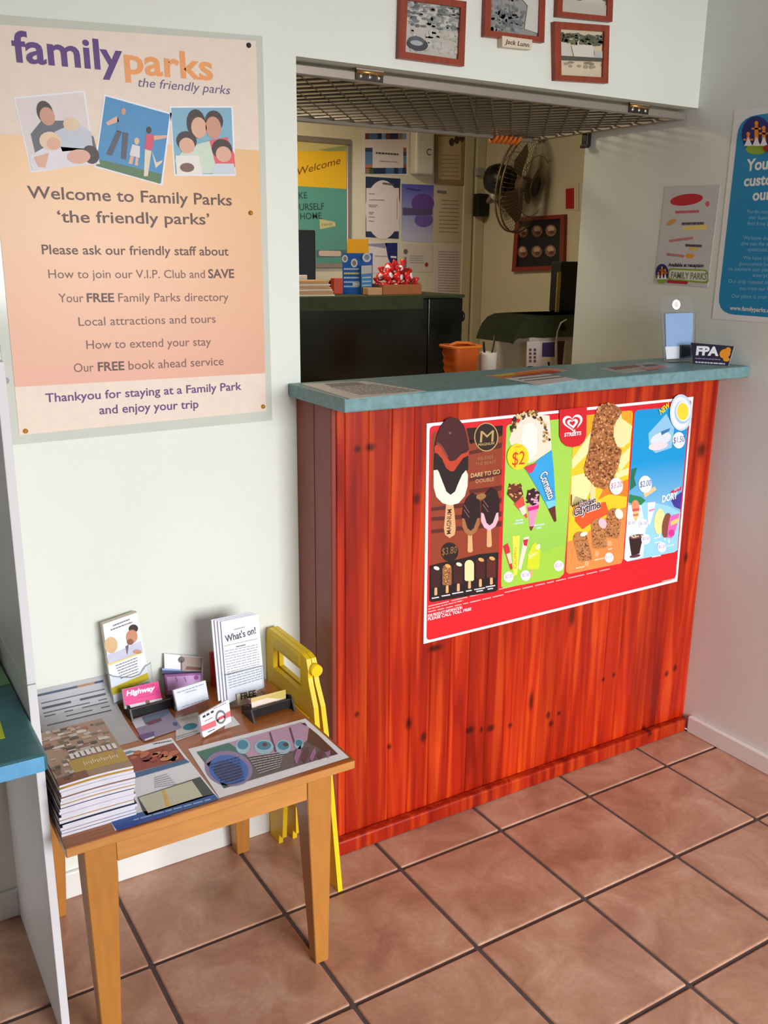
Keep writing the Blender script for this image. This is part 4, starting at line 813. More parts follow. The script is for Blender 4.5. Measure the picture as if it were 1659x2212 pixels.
# magazine stack
ORD = ['topmost', 'second', 'third', 'fourth', 'fifth', 'sixth', 'seventh', 'eighth', 'ninth', 'tenth', 'eleventh', 'twelfth', 'thirteenth', 'fourteenth', 'fifteenth', 'lowest']
NM = 16; rr = random.Random(11)
cov = [ink(44, 40, 60), ink(150, 110, 96), ink(70, 66, 74), ink(34, 40, 64), ink(196, 150, 70)]
zz = Z0
for k in range(NM):
    i = NM - 1 - k; f = k / (NM - 1); th = .0056
    dx, dy = rr.uniform(-.003, .003), rr.uniform(-.003, .003); x0, x1, y0, y1 = -.852 + dx + .004 * f, -.712 + dx, -.157 + dy - .004 * f, .058 + dy
    if k == NM - 1: th = .004
    b = MB(); N = 8
    def zb(s, u): return .0028 * f * math.sin(math.pi * s) * (1 - u) + .006 * max(0, f - .85) * (1 - u)
    gb = [[b.bm.verts.new((x0 + (x1 - x0) * s / N, y0 + (y1 - y0) * u / 4, zz + zb(s / N, u / 4))) for s in range(N + 1)] for u in range(5)]
    gt = [[b.bm.verts.new((v.co.x, v.co.y, v.co.z + th)) for v in row] for row in gb]
    mc = cov[k % 5]
    for u in range(4):
        for s in range(N):
            b.face([gt[u][s], gt[u][s + 1], gt[u + 1][s + 1], gt[u + 1][s]], mc, True); b.face([gb[u][s], gb[u + 1][s], gb[u + 1][s + 1], gb[u][s + 1]], mc, True)
    for s in range(N): b.face([gb[0][s], gb[0][s + 1], gt[0][s + 1], gt[0][s]], 'paper_edge'); b.face([gb[4][s + 1], gb[4][s], gt[4][s], gt[4][s + 1]], 'paper_edge')
    for u in range(4): b.face([gb[u + 1][0], gb[u][0], gt[u][0], gt[u + 1][0]], mc if k % 2 else 'paper_edge'); b.face([gb[u][N], gb[u + 1][N], gt[u + 1][N], gt[u][N]], 'paper_edge')
    if k == NM - 1:
        zt = lambda s, u: zz + zb(s, u) + th + .0003
        def cp(x, y, l=0): return b.bm.verts.new((x0 + (x1 - x0) * x, y0 + (y1 - y0) * y, zt(x, y) + l * .0002))
        def quad(xa, ya, xb, yb, m, l):
            n = 6
            for j in range(n):
                a_, c_ = xa + (xb - xa) * j / n, xa + (xb - xa) * (j + 1) / n; b.face([cp(a_, ya, l), cp(c_, ya, l), cp(c_, yb, l), cp(a_, yb, l)], m)
        quad(0, 0, 1, 1, ink(172, 138, 116), 1); quad(.25, .10, 1, .34, ink(196, 158, 60), 2); quad(0, 0, .4, .12, ink(140, 80, 56), 3)
        r2 = random.Random(5); cc = [ink(96, 66, 54), ink(206, 176, 156), ink(70, 54, 48), ink(196, 190, 186), ink(120, 110, 84), ink(226, 214, 206), ink(160, 100, 80)]
        for j in range(70):
            x, y = r2.uniform(.0, .9), r2.uniform(.36, .96); quad(x, y, min(1, x + r2.uniform(.04, .16)), min(1, y + r2.uniform(.015, .06)), r2.choice(cc), 3 + j % 4)
        for j in range(9): quad(.30 + j * .075, .36, .35 + j * .075, .46, ink(236, 232, 232), 8)
        for j in range(16): quad(.42 + j * .03, .19 + .012 * (j % 3), .436 + j * .03, .25 + .02 * ((j * 5) % 4 == 0), ink(236, 222, 190), 4)
        for j in range(14): x, y = r2.uniform(0, .2), r2.uniform(.02, .34); quad(x, y, x + .07, y + .05, r2.choice(cc), 4 + j % 3)
    lb = ('topmost holiday magazine with a brown photo and gold band on its cover' if i == 0 else '%s magazine from the top of the stack on the birch table' % ORD[i] if i < NM - 1 else 'lowest magazine of the stack, lying on the birch table top')
    tag(b.build('magazine'), lb, 'magazine', 'holiday magazines stacked on the small table')
    zz += th + .0010 + .0004 * rr.random()
# flat flyers
k1 = (60, 1440, .2532)
def g1(b):
    b.crop(*k1)
    b.poly([(815, 770), (1240, 650), (1345, 790), (868, 912)], ink(150, 66, 44), 1)
    r2 = random.Random(2)
    for j in range(26): b.ell(r2.uniform(880, 1260), r2.uniform(730, 800), r2.uniform(20, 60), r2.uniform(8, 22), r2.choice([ink(196, 110, 70), ink(120, 46, 40), ink(206, 140, 90), ink(170, 60, 50)]), 2 + j % 4, rot=-16)
    b.poly([(872, 915), (1350, 790), (1382, 815), (900, 955)], ink(64, 104, 150), 2)
    b.poly([(935, 1115), (1470, 940), (1590, 1090), (1010, 1270), (985, 1240)], ink(70, 74, 74), 2); b.poly([(945, 1118), (1400, 972), (1492, 1105), (1028, 1250)], ink(206, 204, 178), 3); b.poly([(1145, 1060), (1170, 1050), (1215, 1185), (1180, 1195)], ink(226, 180, 80), 4)
    b.poly([(700, 1310), (1590, 1085), (1630, 1130), (765, 1400)], ink(44, 92, 160), 2); b.poly([(735, 1360), (1200, 1240), (1225, 1262), (765, 1400)], ink(30, 70, 160), 3)
    for j in range(6): b.scribble((1080, 950 + j * 16), (1190 + j * 16, 915 + j * 17), ink(150, 150, 170), 6, 2, seed=j)
    b.scribble((900, 1310), (1560, 1130), ink(150, 180, 220), 12, 4); b.scribble((1070, 660), (1225, 632), ink(90, 100, 120), 10, 1); b.poly([(800, 740), (870, 715), (930, 720), (810, 760)], ink(110, 150, 170), 1)
b = Print((0, 0, Z0 + .0005), (0, 0, 1)); P4 = [Vector((-.758, .094, Z0 + .0005)), Vector((-.556, .094, Z0 + .0005)), Vector((-.555, -.183, Z0 + .0005)), Vector((-.762, -.186, Z0 + .0005))]
b.prism(P4, b.n, .0005, 'paper'); g1(b); tag(b.build('flyer'), 'laminated flyer with red picture and map beside the magazine stack', 'flyer')
def g2(b):
    b.crop(360, 1460, .2532)
    b.poly([(255, 650), (1150, 395), (1462, 665), (490, 960)], ink(110, 96, 92), 1)
    b.poly([(255, 650), (530, 570), (700, 700), (340, 740)], ink(70, 120, 104), 2); b.poly([(530, 570), (1150, 395), (1215, 440), (1210, 540), (1080, 640), (700, 690)], ink(196, 158, 186), 2)
    b.ell(530, 790, 205, 150, ink(150, 130, 170), 3, rot=10); b.ell(530, 800, 170, 124, ink(60, 110, 190), 4, rot=10); b.ell(525, 815, 120, 84, ink(70, 74, 130), 5, rot=10); b.poly([(340, 750), (420, 700), (520, 930), (490, 958)], ink(40, 110, 110), 3)
    for x0, y0 in ((880, 480), (1050, 440)): b.line((x0, y0), (x0 + 50, y0 + 170), 16, ink(110, 66, 96), 3)
    for cx, cy, rx, ry in ((650, 600, 62, 66), (830, 606, 82, 62), (995, 606, 66, 62), (1128, 580, 40, 46)): b.ell(cx, cy, rx, ry, ink(170, 206, 220), 4); b.ell(cx, cy - ry * .2, rx * .75, ry * .6, ink(70, 140, 170), 5)
    for cx in (838, 1015): b.ell(cx, 585, 20, 16, ink(100, 60, 60), 6)
    for i in range(5): b.poly([(1085 + i * 66, 700 + 12 * i - i * i * 6), (1115 + i * 66, 620 + 6 * i), (1145 + i * 62, 590 + 10 * i), (1150 + i * 62, 650 + 4 * i), (1110 + i * 66, 760 - 14 * i)], ink(170, 116, 160) if i % 2 == 0 else ink(110, 66, 76), 4 + i % 2)
    b.poly([(1215, 440), (1290, 500), (1462, 665), (1420, 678), (1200, 560)], ink(100, 66, 56), 3)
    for j in range(9): b.scribble((360 + j * 16, 760 + j * 22), (620 + j * 6, 690 + j * 24), ink(216, 210, 220) if j < 0 else ink(30, 30, 60), 6, 7, seed=j)
    for j in range(8): b.scribble((690 + j * 14, 690 + j * 20), (1010 - j * 6, 640 + j * 19), ink(206, 200, 206), 6, 7, seed=j + 20)
    b.poly([(1150, 405), (1180, 400), (1200, 425), (1185, 420)], ink(30, 30, 30), 8)
b = Print((0, 0, Z0 + .0006), (0, 0, 1)); b.base([(406, 1618), (660, 1552), (754, 1636), (474, 1724)], .0006, 'paper', ink(120, 100, 96)); g2(b); tag(b.build('flyer'), 'white-bordered flyer with blue bowls and pink tiles at the right end of the birch table', 'flyer')
kc = (240, 1400, .1447)
def g3(b):
    b.crop(*kc); b.poly([(300, 1070), (460, 1030), (520, 1150), (370, 1200)], ink(206, 206, 214), 1); b.poly([(460, 1040), (850, 930), (880, 960), (620, 1110), (510, 1140)], ink(110, 130, 150), 2); b.poly([(520, 1110), (740, 1040), (760, 1080), (560, 1150)], ink(116, 72, 76), 3); b.poly([(400, 1300), (640, 1240), (650, 1320), (480, 1385)], ink(104, 84, 130), 2); b.poly([(500, 1360), (640, 1310), (650, 1340), (510, 1386)], ink(224, 220, 228), 3); b.ell(960, 1130, 36, 26, ink(80, 84, 140), 3)
b = Print((0, 0, Z0 + .0019), (0, 0, 1)); b.crop(*kc); b.base([(290, 1065), (840, 900), (1060, 1190), (480, 1390)], .0005, ink(150, 140, 166)); g3(b); tag(b.build('leaflet'), 'lilac folded leaflet lying between the card holders and the map flyer', 'leaflet')
def g4(b): b.crop(*kc); b.ell(1180, 1170, 110, 48, ink(40, 130, 150), 1, rot=-12); b.poly([(1020, 1060), (1250, 1000), (1270, 1020), (1040, 1090)], ink(206, 186, 150), 1); b.scribble((960, 1330), (1290, 1230), ink(130, 136, 146), 14, 1); b.scribble((985, 1352), (1290, 1262), ink(130, 136, 146), 12, 1, seed=5)
b = Print((0, 0, Z0 + .0011), (0, 0, 1)); b.crop(*kc); b.base([(960, 1050), (1300, 955), (1345, 1250), (970, 1385)], .0005, ink(206, 200, 196)); g4(b); tag(b.build('leaflet'), 'cream leaflet with a teal patch under the clear card holder', 'leaflet')
b = Print((0, 0, Z0 + .0006), (0, 0, 1)); b.crop(400, 1480, .1567); b.base([(560, 470), (655, 425), (755, 540), (540, 600)], .0005, 'paper'); tag(b.build('loose_card'), 'loose white card lying under the red and white cards', 'card')

# tall brochures in a clear holder
k3 = (200, 1300, .1507)
n_ = tilt(4, 3); p0 = Vector((-.60, .287, .50))
b = Print(p0, n_); b.crop(*k3); b.base([(145, 325), (640, 150), (830, 1200), (310, 1450)], .017, 'paper_bright', ink(212, 200, 180))
b.poly([(520, 640), (600, 600), (690, 560), (722, 720), (230, 890), (200, 760), (330, 720)], ink(206, 208, 228), 1); b.ell(265, 620, 94, 118, ink(222, 188, 140), 2); b.ell(585, 385, 68, 60, HD, 2, rot=-10); b.ell(562, 500, 82, 100, ink(206, 146, 112), 3, rot=10); b.ell(540, 575, 48, 44, ink(140, 92, 76), 4); b.poly([(470, 640), (520, 610), (500, 760), (490, 740)], ink(110, 104, 120), 3); b.ell(640, 715, 60, 30, SK2, 4)
b.scribble((290, 345), (530, 250), ink(110, 110, 130), 16, 2); b.scribble((260, 405), (570, 290), ink(110, 110, 130), 16, 2, seed=3)
b.poly([(215, 895), (712, 715), (716, 735), (220, 918)], ink(240, 214, 130), 4); b.poly([(222, 918), (716, 735), (800, 1010), (270, 1240)], 'paper_bright', 3); b.poly([(262, 1240), (790, 1015), (812, 1110), (295, 1340)], ink(214, 190, 40), 5)
for j in range(6): b.scribble((330 + 14 * j, 920 + 36 * j), (640 + 4 * j, 800 + 40 * j), ink(96, 100, 120), 11, 5, seed=j)
tag(b.build('brochure_stack'), 'tall brochures with a dark-haired man on the cover at the back of the table', 'brochure')
t = thing('brochure_holder', 'clear plastic pocket holding the tall brochures against the wall', 'holder', (-.57, .28, TZ))
b = Print(p0 + n_ * .005, n_); b.crop(*k3); b.base([(165, 985), (220, 1030), (300, 1068), (400, 1080), (560, 1082), (680, 1040), (750, 930), (832, 870), (870, 1170), (400, 1560), (300, 1540)], .0015, 'acrylic'); b.tube([b.w(q, 2) for q in [(165, 985), (220, 1030), (300, 1068), (400, 1080), (560, 1082), (680, 1040), (750, 930), (832, 870)]], .0009, 'acrylic_edge', seg=6); b.build('front_pocket', t)
b = MB(); b.box((-.615, .268, Z0), (-.525, .30, Z0 + .006), 'acrylic'); b.build('foot', t)
# what's-on leaflets
k8 = (420, 1300, .1567)
n_ = tilt(2, 11); p0 = Vector((-.385, .168, .4945))
names_ = ["front leaflet headed What's on in the clear stand beside the yellow sign", "second leaflet in the clear stand, showing behind the What's on front", "third leaflet in the clear stand, fanned to the left behind the second", "rearmost leaflet in the clear stand, fanned furthest left"]
for i in range(4):
    o = Vector((-.0058 * i, .0055 * i, .0008 * i)); b = Print(p0 + o, n_); f_ = Print(p0, n_).crop(*k8)
    b.prism([f_.w(p) + o for p in [(365, 275), (880, 165), (965, 1180), (462, 1400)]], b.n, .0032, 'paper_bright', ink(206, 206, 246))
    if i == 0:
        b.crop(*k8); DK = ink(60, 60, 76); b.text("What's on!", (432, 560), (852, 432), DK, h=92, bold=.02); b.line((405, 612), (865, 508), 5, DK)
        b.scribble((545, 385), (690, 345), ink(110, 110, 120), 10, 1); b.scribble((575, 620), (705, 592), DK, 14, 1, seed=2)
        for j in range(15): b.scribble((412 + 5 * j, 685 + 36 * j), (870 + 5 * j, 590 + 33 * j), ink(140, 140, 156), 9, 1, seed=j)
    tag(b.build('leaflet'), names_[i], 'leaflet', "fanned What's on leaflets")
t = thing('leaflet_stand', "clear acrylic stand holding the What's on leaflets", 'holder', (-.34, .17, TZ))
b = Print(p0 + n_ * .006, n_); b.crop(*k8); b.base([(412, 1010), (945, 882), (975, 1190), (452, 1452)], .0015, 'acrylic'); b.tube([b.w(q, 2) for q in [(412, 1010), (945, 882), (975, 1190)]], .0008, 'acrylic_edge', seg=6); b.build('front_pocket', t)
b = Print(p0 + n_ * .0075, n_); b.crop(*k8); b.base([(582, 1275), (860, 1210), (880, 1360), (600, 1425)], .001, 'paper_cream'); b.text('FREE', (640, 1345), (850, 1295), ink(60, 54, 50), h=80, bold=.03); b.build('free_label', t)
b = MB(); b.box((-.40, .15, Z0), (-.288, .21, Z0 + .0028), 'acrylic'); b.build('foot', t)
b = MB(); p = at('y', .285, 456, 1412); p2 = at('y', .285, 480, 1404); b.box((p.x, .285, Z0), (p2.x + .006, .297, p.z), ink(176, 40, 44)); tag(b.build('red_carton'), 'small red carton mostly hidden behind the fanned leaflets', 'carton')
# black desk card holders
def card_holder(cx, cy, w, d, yaw, label):
    t = thing('card_holder', label, 'holder', (cx, cy, TZ)); rt = RZ(yaw); pv = Vector((cx, cy, Z0))
    b = MB(); b.box((cx - w / 2, cy - d * .2, Z0 + .004), (cx + w / 2, cy + d * .5, Z0 + .010), 'black_plastic', rot=rt, piv=pv); b.box((cx - w / 2, cy - d * .22, Z0 + .004), (cx + w / 2, cy - d * .12, Z0 + .026), 'black_plastic', rot=rt, piv=pv, bev=.001); b.build('tray', t)
    for sx in (-1, 1):
        b = MB(); x = cx + sx * (w / 2 - .002); P = [(x, cy - d * .5, Z0), (x, cy + d * .55, Z0), (x, cy + d * .5, Z0 + .020), (x, cy - d * .1, Z0 + .034), (x, cy - d * .25, Z0 + .028)]
        b.prism([pv + rt @ (Vector(q) - pv) for q in P], rt @ Vector((1, 0, 0)), .004, 'black_plastic'); b.build('end_plate', t)
card_holder(-.316, .094, .110, .062, 3, 'black plastic holder under the gold cards near the yellow sign')
card_holder(-.556, .236, .108, .055, 3, 'black plastic holder under the bright pink cards')
kb = (400, 1480, .1567)
n_ = tilt(3, 24); p0 = Vector((-.316, .089, Z0 + .013))
b = Print(p0, n_); b.crop(*kb); b.base([(905, 182), (1385, 62), (1392, 262), (1300, 290), (1090, 345), (920, 350)], .014, ink(206, 176, 96), 'chrome'); b.poly([(910, 240), (1130, 175), (1300, 190), (1385, 180), (1390, 200), (930, 330)], ink(226, 206, 190), 1); b.scribble((990, 295), (1250, 225), ink(170, 140, 90), 10, 2); b.poly([(1130, 175), (1385, 70), (1388, 150), (1310, 180)], ink(190, 170, 70), 2)
tag(b.build('business_card_stack'), 'gold and white business cards in the black holder by the yellow sign', 'card')
n_ = tilt(3, 24); p0 = Vector((-.556, .232, Z0 + .013))
b = Print(p0, n_); b.crop(*kc); b.base([(175, 615), (705, 495), (755, 740), (770, 800), (215, 910)], .010, ink(228, 20, 130), 'paper'); b.poly([(207, 862), (762, 745), (768, 796), (215, 908)], ink(200, 206, 210), 1); b.text('Highway', (226, 716), (662, 624), W_, h=72, bold=.04, shear=.25); b.scribble((300, 620), (640, 545), ink(170, 10, 100), 12, 1); b.scribble((400, 745), (640, 690), ink(170, 10, 100), 12, 1, seed=6); b.ell(545, 805, 34, 30, ink(110, 60, 30), 3)
tag(b.build('business_card_stack'), 'bright pink business cards lettered Highway', 'card')
# purple cards and photo card behind
n_ = tilt(-6, 12); p0 = Vector((at('z', .492, 362, 1508).x, at('z', .492, 362, 1508).y, .492))
b = Print(p0, n_); b.crop(*kc); b.base([(800, 398), (1352, 368), (1372, 690), (830, 745)], .016, ink(150, 84, 150), ink(96, 40, 90)); b.poly([(830, 430), (1335, 400), (1340, 520), (850, 640)], ink(206, 160, 212), 1)
for x0 in (960, 1090): b.line((x0, 430), (x0 + 30, 500), 14, ink(120, 84, 140), 2)
b.ell(1270, 440, 34, 34, ink(150, 60, 140), 2); tag(b.build('business_card_stack'), 'pink and purple cards standing behind the plain white cards', 'card')
b = Print(p0 - n_ * .018, n_); b.crop(*kc); b.base([(790, 80), (1372, 140), (1372, 640), (815, 690)], .002, 'paper_bright'); b.poly([(1032, 110), (1366, 145), (1350, 352), (1040, 355)], ink(172, 152, 140), 1); b.poly([(760, 330), (1045, 340), (1350, 350), (1350, 372), (760, 400)], ink(56, 66, 120), 2); b.poly([(765, 300), (1045, 320), (1045, 342), (760, 345)], ink(150, 176, 226), 1); b.ell(1050, 175, 50, 46, ink(90, 80, 76), 3); b.line((1050, 180), (1052, 330), 20, ink(100, 90, 84), 3); b.poly([(1130, 270), (1350, 290), (1345, 330), (1110, 320)], ink(120, 70, 60), 3)
tag(b.build('postcard'), 'beach palm photo card standing behind the purple cards', 'card')
# white cards in clear holder
n_ = tilt(0, 20); q = at('z', .494, 394, 1556); p0 = Vector((q.x, q.y, .494))
b = Print(p0, n_); b.crop(*kc); b.base([(930, 632), (1410, 482), (1458, 760), (1000, 940)], .010, ink(214, 220, 236), 'paper_bright')
for j, (x0, y0, x1, y1) in enumerate([(985, 668, 1385, 535), (1110, 665, 1275, 618), (1060, 880, 1400, 770)]): b.scribble((x0, y0), (x1, y1), ink(140, 146, 176), 14, 1, seed=j)
tag(b.build('business_card_stack'), 'plain white business cards in a clear holder at the middle of the table', 'card')
t = thing('clear_card_holder', 'clear plastic holder with the plain white cards', 'holder', (q.x, q.y, TZ))
b = Print(p0 + n_ * .003, n_); b.crop(*kc); b.base([(950, 880), (1100, 892), (1400, 765), (1478, 690), (1500, 800), (1400, 860), (1010, 1000)], .0015, 'acrylic'); b.build('front_pocket', t)
b = MB(); b.box((q.x - .012, q.y, Z0 + .0022), (q.x + .085, q.y + .05, Z0 + .004), 'acrylic'); b.build('foot', t)
# red and white cards
n_ = tilt(16, 18); q = at('z', .493, 444, 1592); p0 = Vector((q.x, q.y, .493))
b = Print(p0, n_); b.crop(*kb); b.base([(205, 425), (230, 405), (585, 205), (605, 230), (636, 500), (300, 700), (262, 722), (240, 690)], .008, 'paper_bright'); b.poly([(215, 570), (420, 478), (430, 560), (232, 642)], ink(226, 110, 120), 1); b.poly([(545, 392), (618, 352), (628, 426), (555, 466)], ink(226, 110, 120), 1)
b.ell(490, 440, 72, 98, ink(120, 122, 126), 2); b.ell(490, 440, 48, 66, W_, 3); b.poly([(450, 452), (530, 410), (535, 450), (460, 490)], ink(214, 80, 90), 4); b.poly([(430, 480), (460, 465), (465, 505), (445, 510)], ink(40, 34, 40), 4); b.poly([(530, 425), (550, 410), (552, 450), (535, 458)], ink(40, 34, 40), 4)
for x, y in ((240, 440), (292, 412), (352, 378)): b.poly([(x, y - 14), (x + 40, y - 34), (x + 44, y - 4), (x + 4, y + 16)], ink(56, 54, 60), 2)
b.scribble((270, 500), (380, 445), ink(110, 110, 116), 10, 2); b.scribble((390, 330), (570, 240), ink(130, 130, 136), 10, 2, seed=2); b.scribble((310, 650), (410, 605), ink(96, 96, 100), 12, 2, seed=3)
tag(b.build('business_card_stack'), 'white business cards with a red stripe and round emblem at the table middle', 'card')

# ================================================================== OFFICE BEHIND THE OPENING
t = thing('office_cabinet', 'dark glossy cabinet behind the counter opening', 'cabinet', (.5, 1.5, 0))
b = MB(); b.box((-.1, 1.30, 0), (.930, 1.72, 1.372), 'dark_cabinet', bev=.003); b.build('body', t)
b = MB(); b.box((.934, 1.30, 0), (1.096, 1.72, 1.372), 'dark_cabinet', bev=.003); b.build('end_unit', t)
b = MB(); b.box((-.1, 1.288, 1.374), (1.098, 1.73, 1.386), 'green_cloth', bev=.004); b.box((-.1, 1.286, 1.335), (.90, 1.298, 1.386), 'green_cloth', bev=.003); b.build('cloth_cover', t)
b = MB(); b.cyl((1.097, 1.32, 1.30), (1.108, 1.32, 1.30), .022, 'black_plastic'); b.build('knob', t)
CZ = 1.3865
def bx(name, label, cat, y, x0, yt, x1, d, m, z0=CZ, bev=.002, rot=0, group=None):
    a = at('y', y, x0, yt); c = at('y', y, x1, yt); b = MB(); b.box((a.x, y, z0), (c.x, y + d, a.z), m, bev=bev, rot=RZ(rot) if rot else None); return tag(b.build(name), label, cat, group)
a = at('y', 1.33, 640, 606); c = at('y', 1.33, 722, 606); b = MB(); rr = random.Random(15); h_ = (a.z - CZ) / 9
for k in range(9): e = rr.uniform(-.006, .006) - .0022 * k; b.box((a.x - .02, 1.34, CZ + h_ * k), (c.x + e, 1.46 + e, CZ + h_ * (k + .85)), 'carton_tan' if k % 3 else 'paper_cream', rot=RZ(rr.uniform(-5, 5)), piv=(a.x, 1.4, CZ))
tag(b.build('paper_pile'), 'tan paper envelopes piled at the left end of the dark cabinet', 'paper')
bx('envelope', 'pale envelope standing up behind the tan paper pile', 'paper', 1.50, 640, 594, 664, .01, 'paper_cream')
t = thing('monitor', 'black computer monitor standing at the left on the dark cabinet', 'monitor', (.5, 1.62, CZ))
a = at('y', 1.6, 682, 497); b = MB(); b.box((a.x - .42, 1.60, CZ + .04), (a.x, 1.63, a.z), 'black_matte', bev=.006); b.build('screen', t)
b = MB(); b.box((a.x - .26, 1.63, CZ), (a.x - .16, 1.65, CZ + .12), 'black_plastic', bev=.003); b.build('neck', t)
b = MB(); b.box((a.x - .32, 1.57, CZ), (a.x - .10, 1.70, CZ + .008), 'black_plastic', bev=.003); b.build('foot', t)
bx('black_folder', 'black folder standing left of the blue carton', 'folder', 1.50, 703, 606, 728, .03, 'black_plastic')
bx('red_folder', 'orange-red box beside the blue carton', 'box', 1.46, 722, 601, 741, .03, ink(206, 76, 50))
# blue display carton
cx = at('y', 1.42, 781, 560); rt = RZ(-58); w1, w2 = .094, .07; zt = at('y', 1.42, 770, 547).z
t = thing('display_carton', 'blue display carton with yellow header on the dark cabinet', 'carton', (cx.x, 1.42, CZ))
eA = rt @ Vector((1, 0, 0)); eB = rt @ Vector((0, 1, 0)); c0 = Vector((cx.x, 1.40, CZ))           # c0 = the edge nearest the lens
foot = [c0, c0 + eB * w2, c0 + eB * w2 - eA * w1, c0 - eA * w1]
b = Print(c0, rt @ Vector((0, -1, 0))); b.prism([p + Vector((0, 0, zt - CZ)) for p in foot], Vector((0, 0, 1)), zt - CZ, ink(36, 96, 176)); b.crop(630, 480, .2351)
for x, y, r in ((490, 335, 26), (575, 375, 30)): b.ell(x, y, r, r * 1.35, ink(206, 216, 226), 1); b.ell(x, y, r * .6, r * .8, ink(140, 130, 120), 2)
for j in range(5): b.scribble((480, 430 + j * 40), (620, 430 + j * 40), ink(180, 206, 230) if j != 1 else ink(220, 214, 90), 16, 1, seed=j)
b.poly([(560, 555), (625, 548), (625, 585), (562, 590)], ink(206, 214, 220), 1); b.build('box_body', t)
b = Print(c0, eA); b.crop(630, 480, .2351); b.ell(690, 325, 40, 42, ink(214, 220, 226), 2); b.ell(692, 322, 24, 26, ink(130, 150, 170), 3); b.poly([(640, 400), (738, 395), (736, 470), (640, 478)], ink(196, 206, 200), 2); b.poly([(640, 480), (738, 474), (736, 640), (640, 650)], ink(70, 146, 200), 2)
for j in range(4): b.scribble((650, 510 + j * 36), (730, 506 + j * 36), ink(200, 216, 226), 14, 3, seed=j + 9)
b.build('side_print', t)
mid = c0 - eA * w1 * .5 + eB * w2 * .5; b = MB(); zh = at('y', 1.45, 770, 516).z; nA = rt @ Vector((0, -1, 0))
b.prism([mid - eA * .046 + Vector((0, 0, zt - CZ)), mid + eA * .046 + Vector((0, 0, zt - CZ)), mid + eA * .044 + Vector((0, 0, zh - CZ)), mid - eA * .044 + Vector((0, 0, zh - CZ))], nA, .004, ink(240, 170, 40)); b.build('header_flap', t)
bx('small_tan_box', 'small flat tan box between the blue carton and lolly tray', 'box', 1.34, 795, 622, 826, .04, 'carton_tan')
# lolly tray
a = at('y', 1.36, 828, 615); c = at('y', 1.36, 911, 612); t = thing('lolly_tray', 'brown wooden tray full of red lollies on the dark cabinet', 'tray', (a.x, 1.42, CZ)); b = MB(); x0, x1, zt_ = a.x, c.x, a.z
for q, r in [((x0, 1.36, CZ), (x1, 1.368, zt_)), ((x0, 1.49, CZ), (x1, 1.498, zt_)), ((x0, 1.369, CZ), (x0 + .008, 1.489, zt_)), ((x1 - .008, 1.369, CZ), (x1, 1.489, zt_ + .006)), ((x0 + .009, 1.369, CZ), (x1 - .009, 1.489, CZ + .006))]: b.box(q, r, 'tray_brown')
b.build('tray_box', t)
rr = random.Random(6); proto = None
LP = [(x0 + .03 + .046 * i, 1.40 + .05 * j, CZ + .028) for i in range(4) for j in range(2)] + [(x0 + .045 + .046 * i, 1.405 + .045 * j, CZ + .066) for i in range(3) for j in range(2)] + [(x0 + .07, 1.43, CZ + .10), (x0 + .115, 1.425, CZ + .096)]
for i, px in enumerate(LP):
    if proto is None:
        proto = thing('lolly', 'red wrapped lolly heaped in the brown tray', 'lolly', px, 'red lollies in the brown tray')
        b = MB(); o = Vector(px); b.ball(o, .021, .020, .017, 'red_wrap'); b.build('sweet', proto); b = MB(); b.lathe([(.004, 0), (.014, .022), (.011, .024), (.0, .012)], 'red_wrap', o + Vector((.006, 0, .010)), (.3, .1, 1), 9); b.build('wrapper_twist', proto); b = MB(); b.lathe([(.011, .0), (.011, .001), (.0, .001)], 'paper_bright', o + Vector((-.004, -.0195, 0)), (-.2, -1, .1), 10); b.build('wrapper_label', proto); r_ = proto
    else:
        r_ = proto.copy(); C.objects.link(r_); r_.location = px
        for ch in list(proto.children): d_ = ch.copy(); C.objects.link(d_); d_.parent = r_
    r_.rotation_euler = (rr.uniform(-.3, .3), rr.uniform(-.5, .5), rr.uniform(-.7, .7))

# rear wall: board and papers
YO = YR - .001
t = thing('welcome_board', 'framed yellow and teal welcome poster board at the left of the office wall', 'poster', (.95, YR, 1.46))
b = Print((0, YO - .012, 0), (0, -1, 0)); z1, z0_, xr_ = at('y', YO - .012, 758, 301).z, at('y', YO - .012, 758, 580).z, at('y', YO - .012, 760, 400).x; xl_ = .62; fw = .026
for q, r in [((xl_, YO - .012, z1 - fw), (xr_, YO, z1)), ((xl_, YO - .012, z0_), (xr_, YO, z0_ + fw)), ((xl_, YO - .012, z0_ + fw), (xl_ + fw, YO, z1 - fw)), ((xr_ - fw, YO - .012, z0_ + fw), (xr_, YO, z1 - fw))]: b.box(q, r, 'steel_frame', bev=.004)
b.build('frame', t)
b = Print((0, YO - .005, 0), (0, -1, 0)); b.box((xl_ + fw, YO - .005, z0_ + fw), (xr_ - fw, YO - .001, z1 - fw), 'teal_print'); zc = at('y', YO, 700, 404).z; n_ = Vector((0, -1, 0))
b.prism([Vector((xl_ + fw, YO - .0055, zc)), Vector((xr_ - fw, YO - .0055, zc - .004)), Vector((xr_ - fw, YO - .0055, z1 - fw)), Vector((xl_ + fw, YO - .0055, z1 - fw))], n_, .0004, 'beach_print')
b.crop(630, 250, .223); b.poly([(62, 245), (545, 255), (545, 330), (300, 335), (62, 350)], ink(206, 190, 120), 3); b.poly([(250, 330), (545, 285), (545, 340), (350, 345)], ink(150, 160, 110), 4)
DT = ink(44, 76, 76); b.text('MAKE', (-40, 808), (152, 800), DT, h=62, bold=.01, lay=3); b.text('YOURSELF', (-40, 920), (316, 908), DT, h=66, bold=.01, lay=3); b.text('AT HOME', (-40, 1010), (292, 998), DT, h=64, bold=.01, lay=3); b.text('Welcome', (66, 575), (480, 462), ink(120, 66, 20), h=70, shear=.3, lay=3)
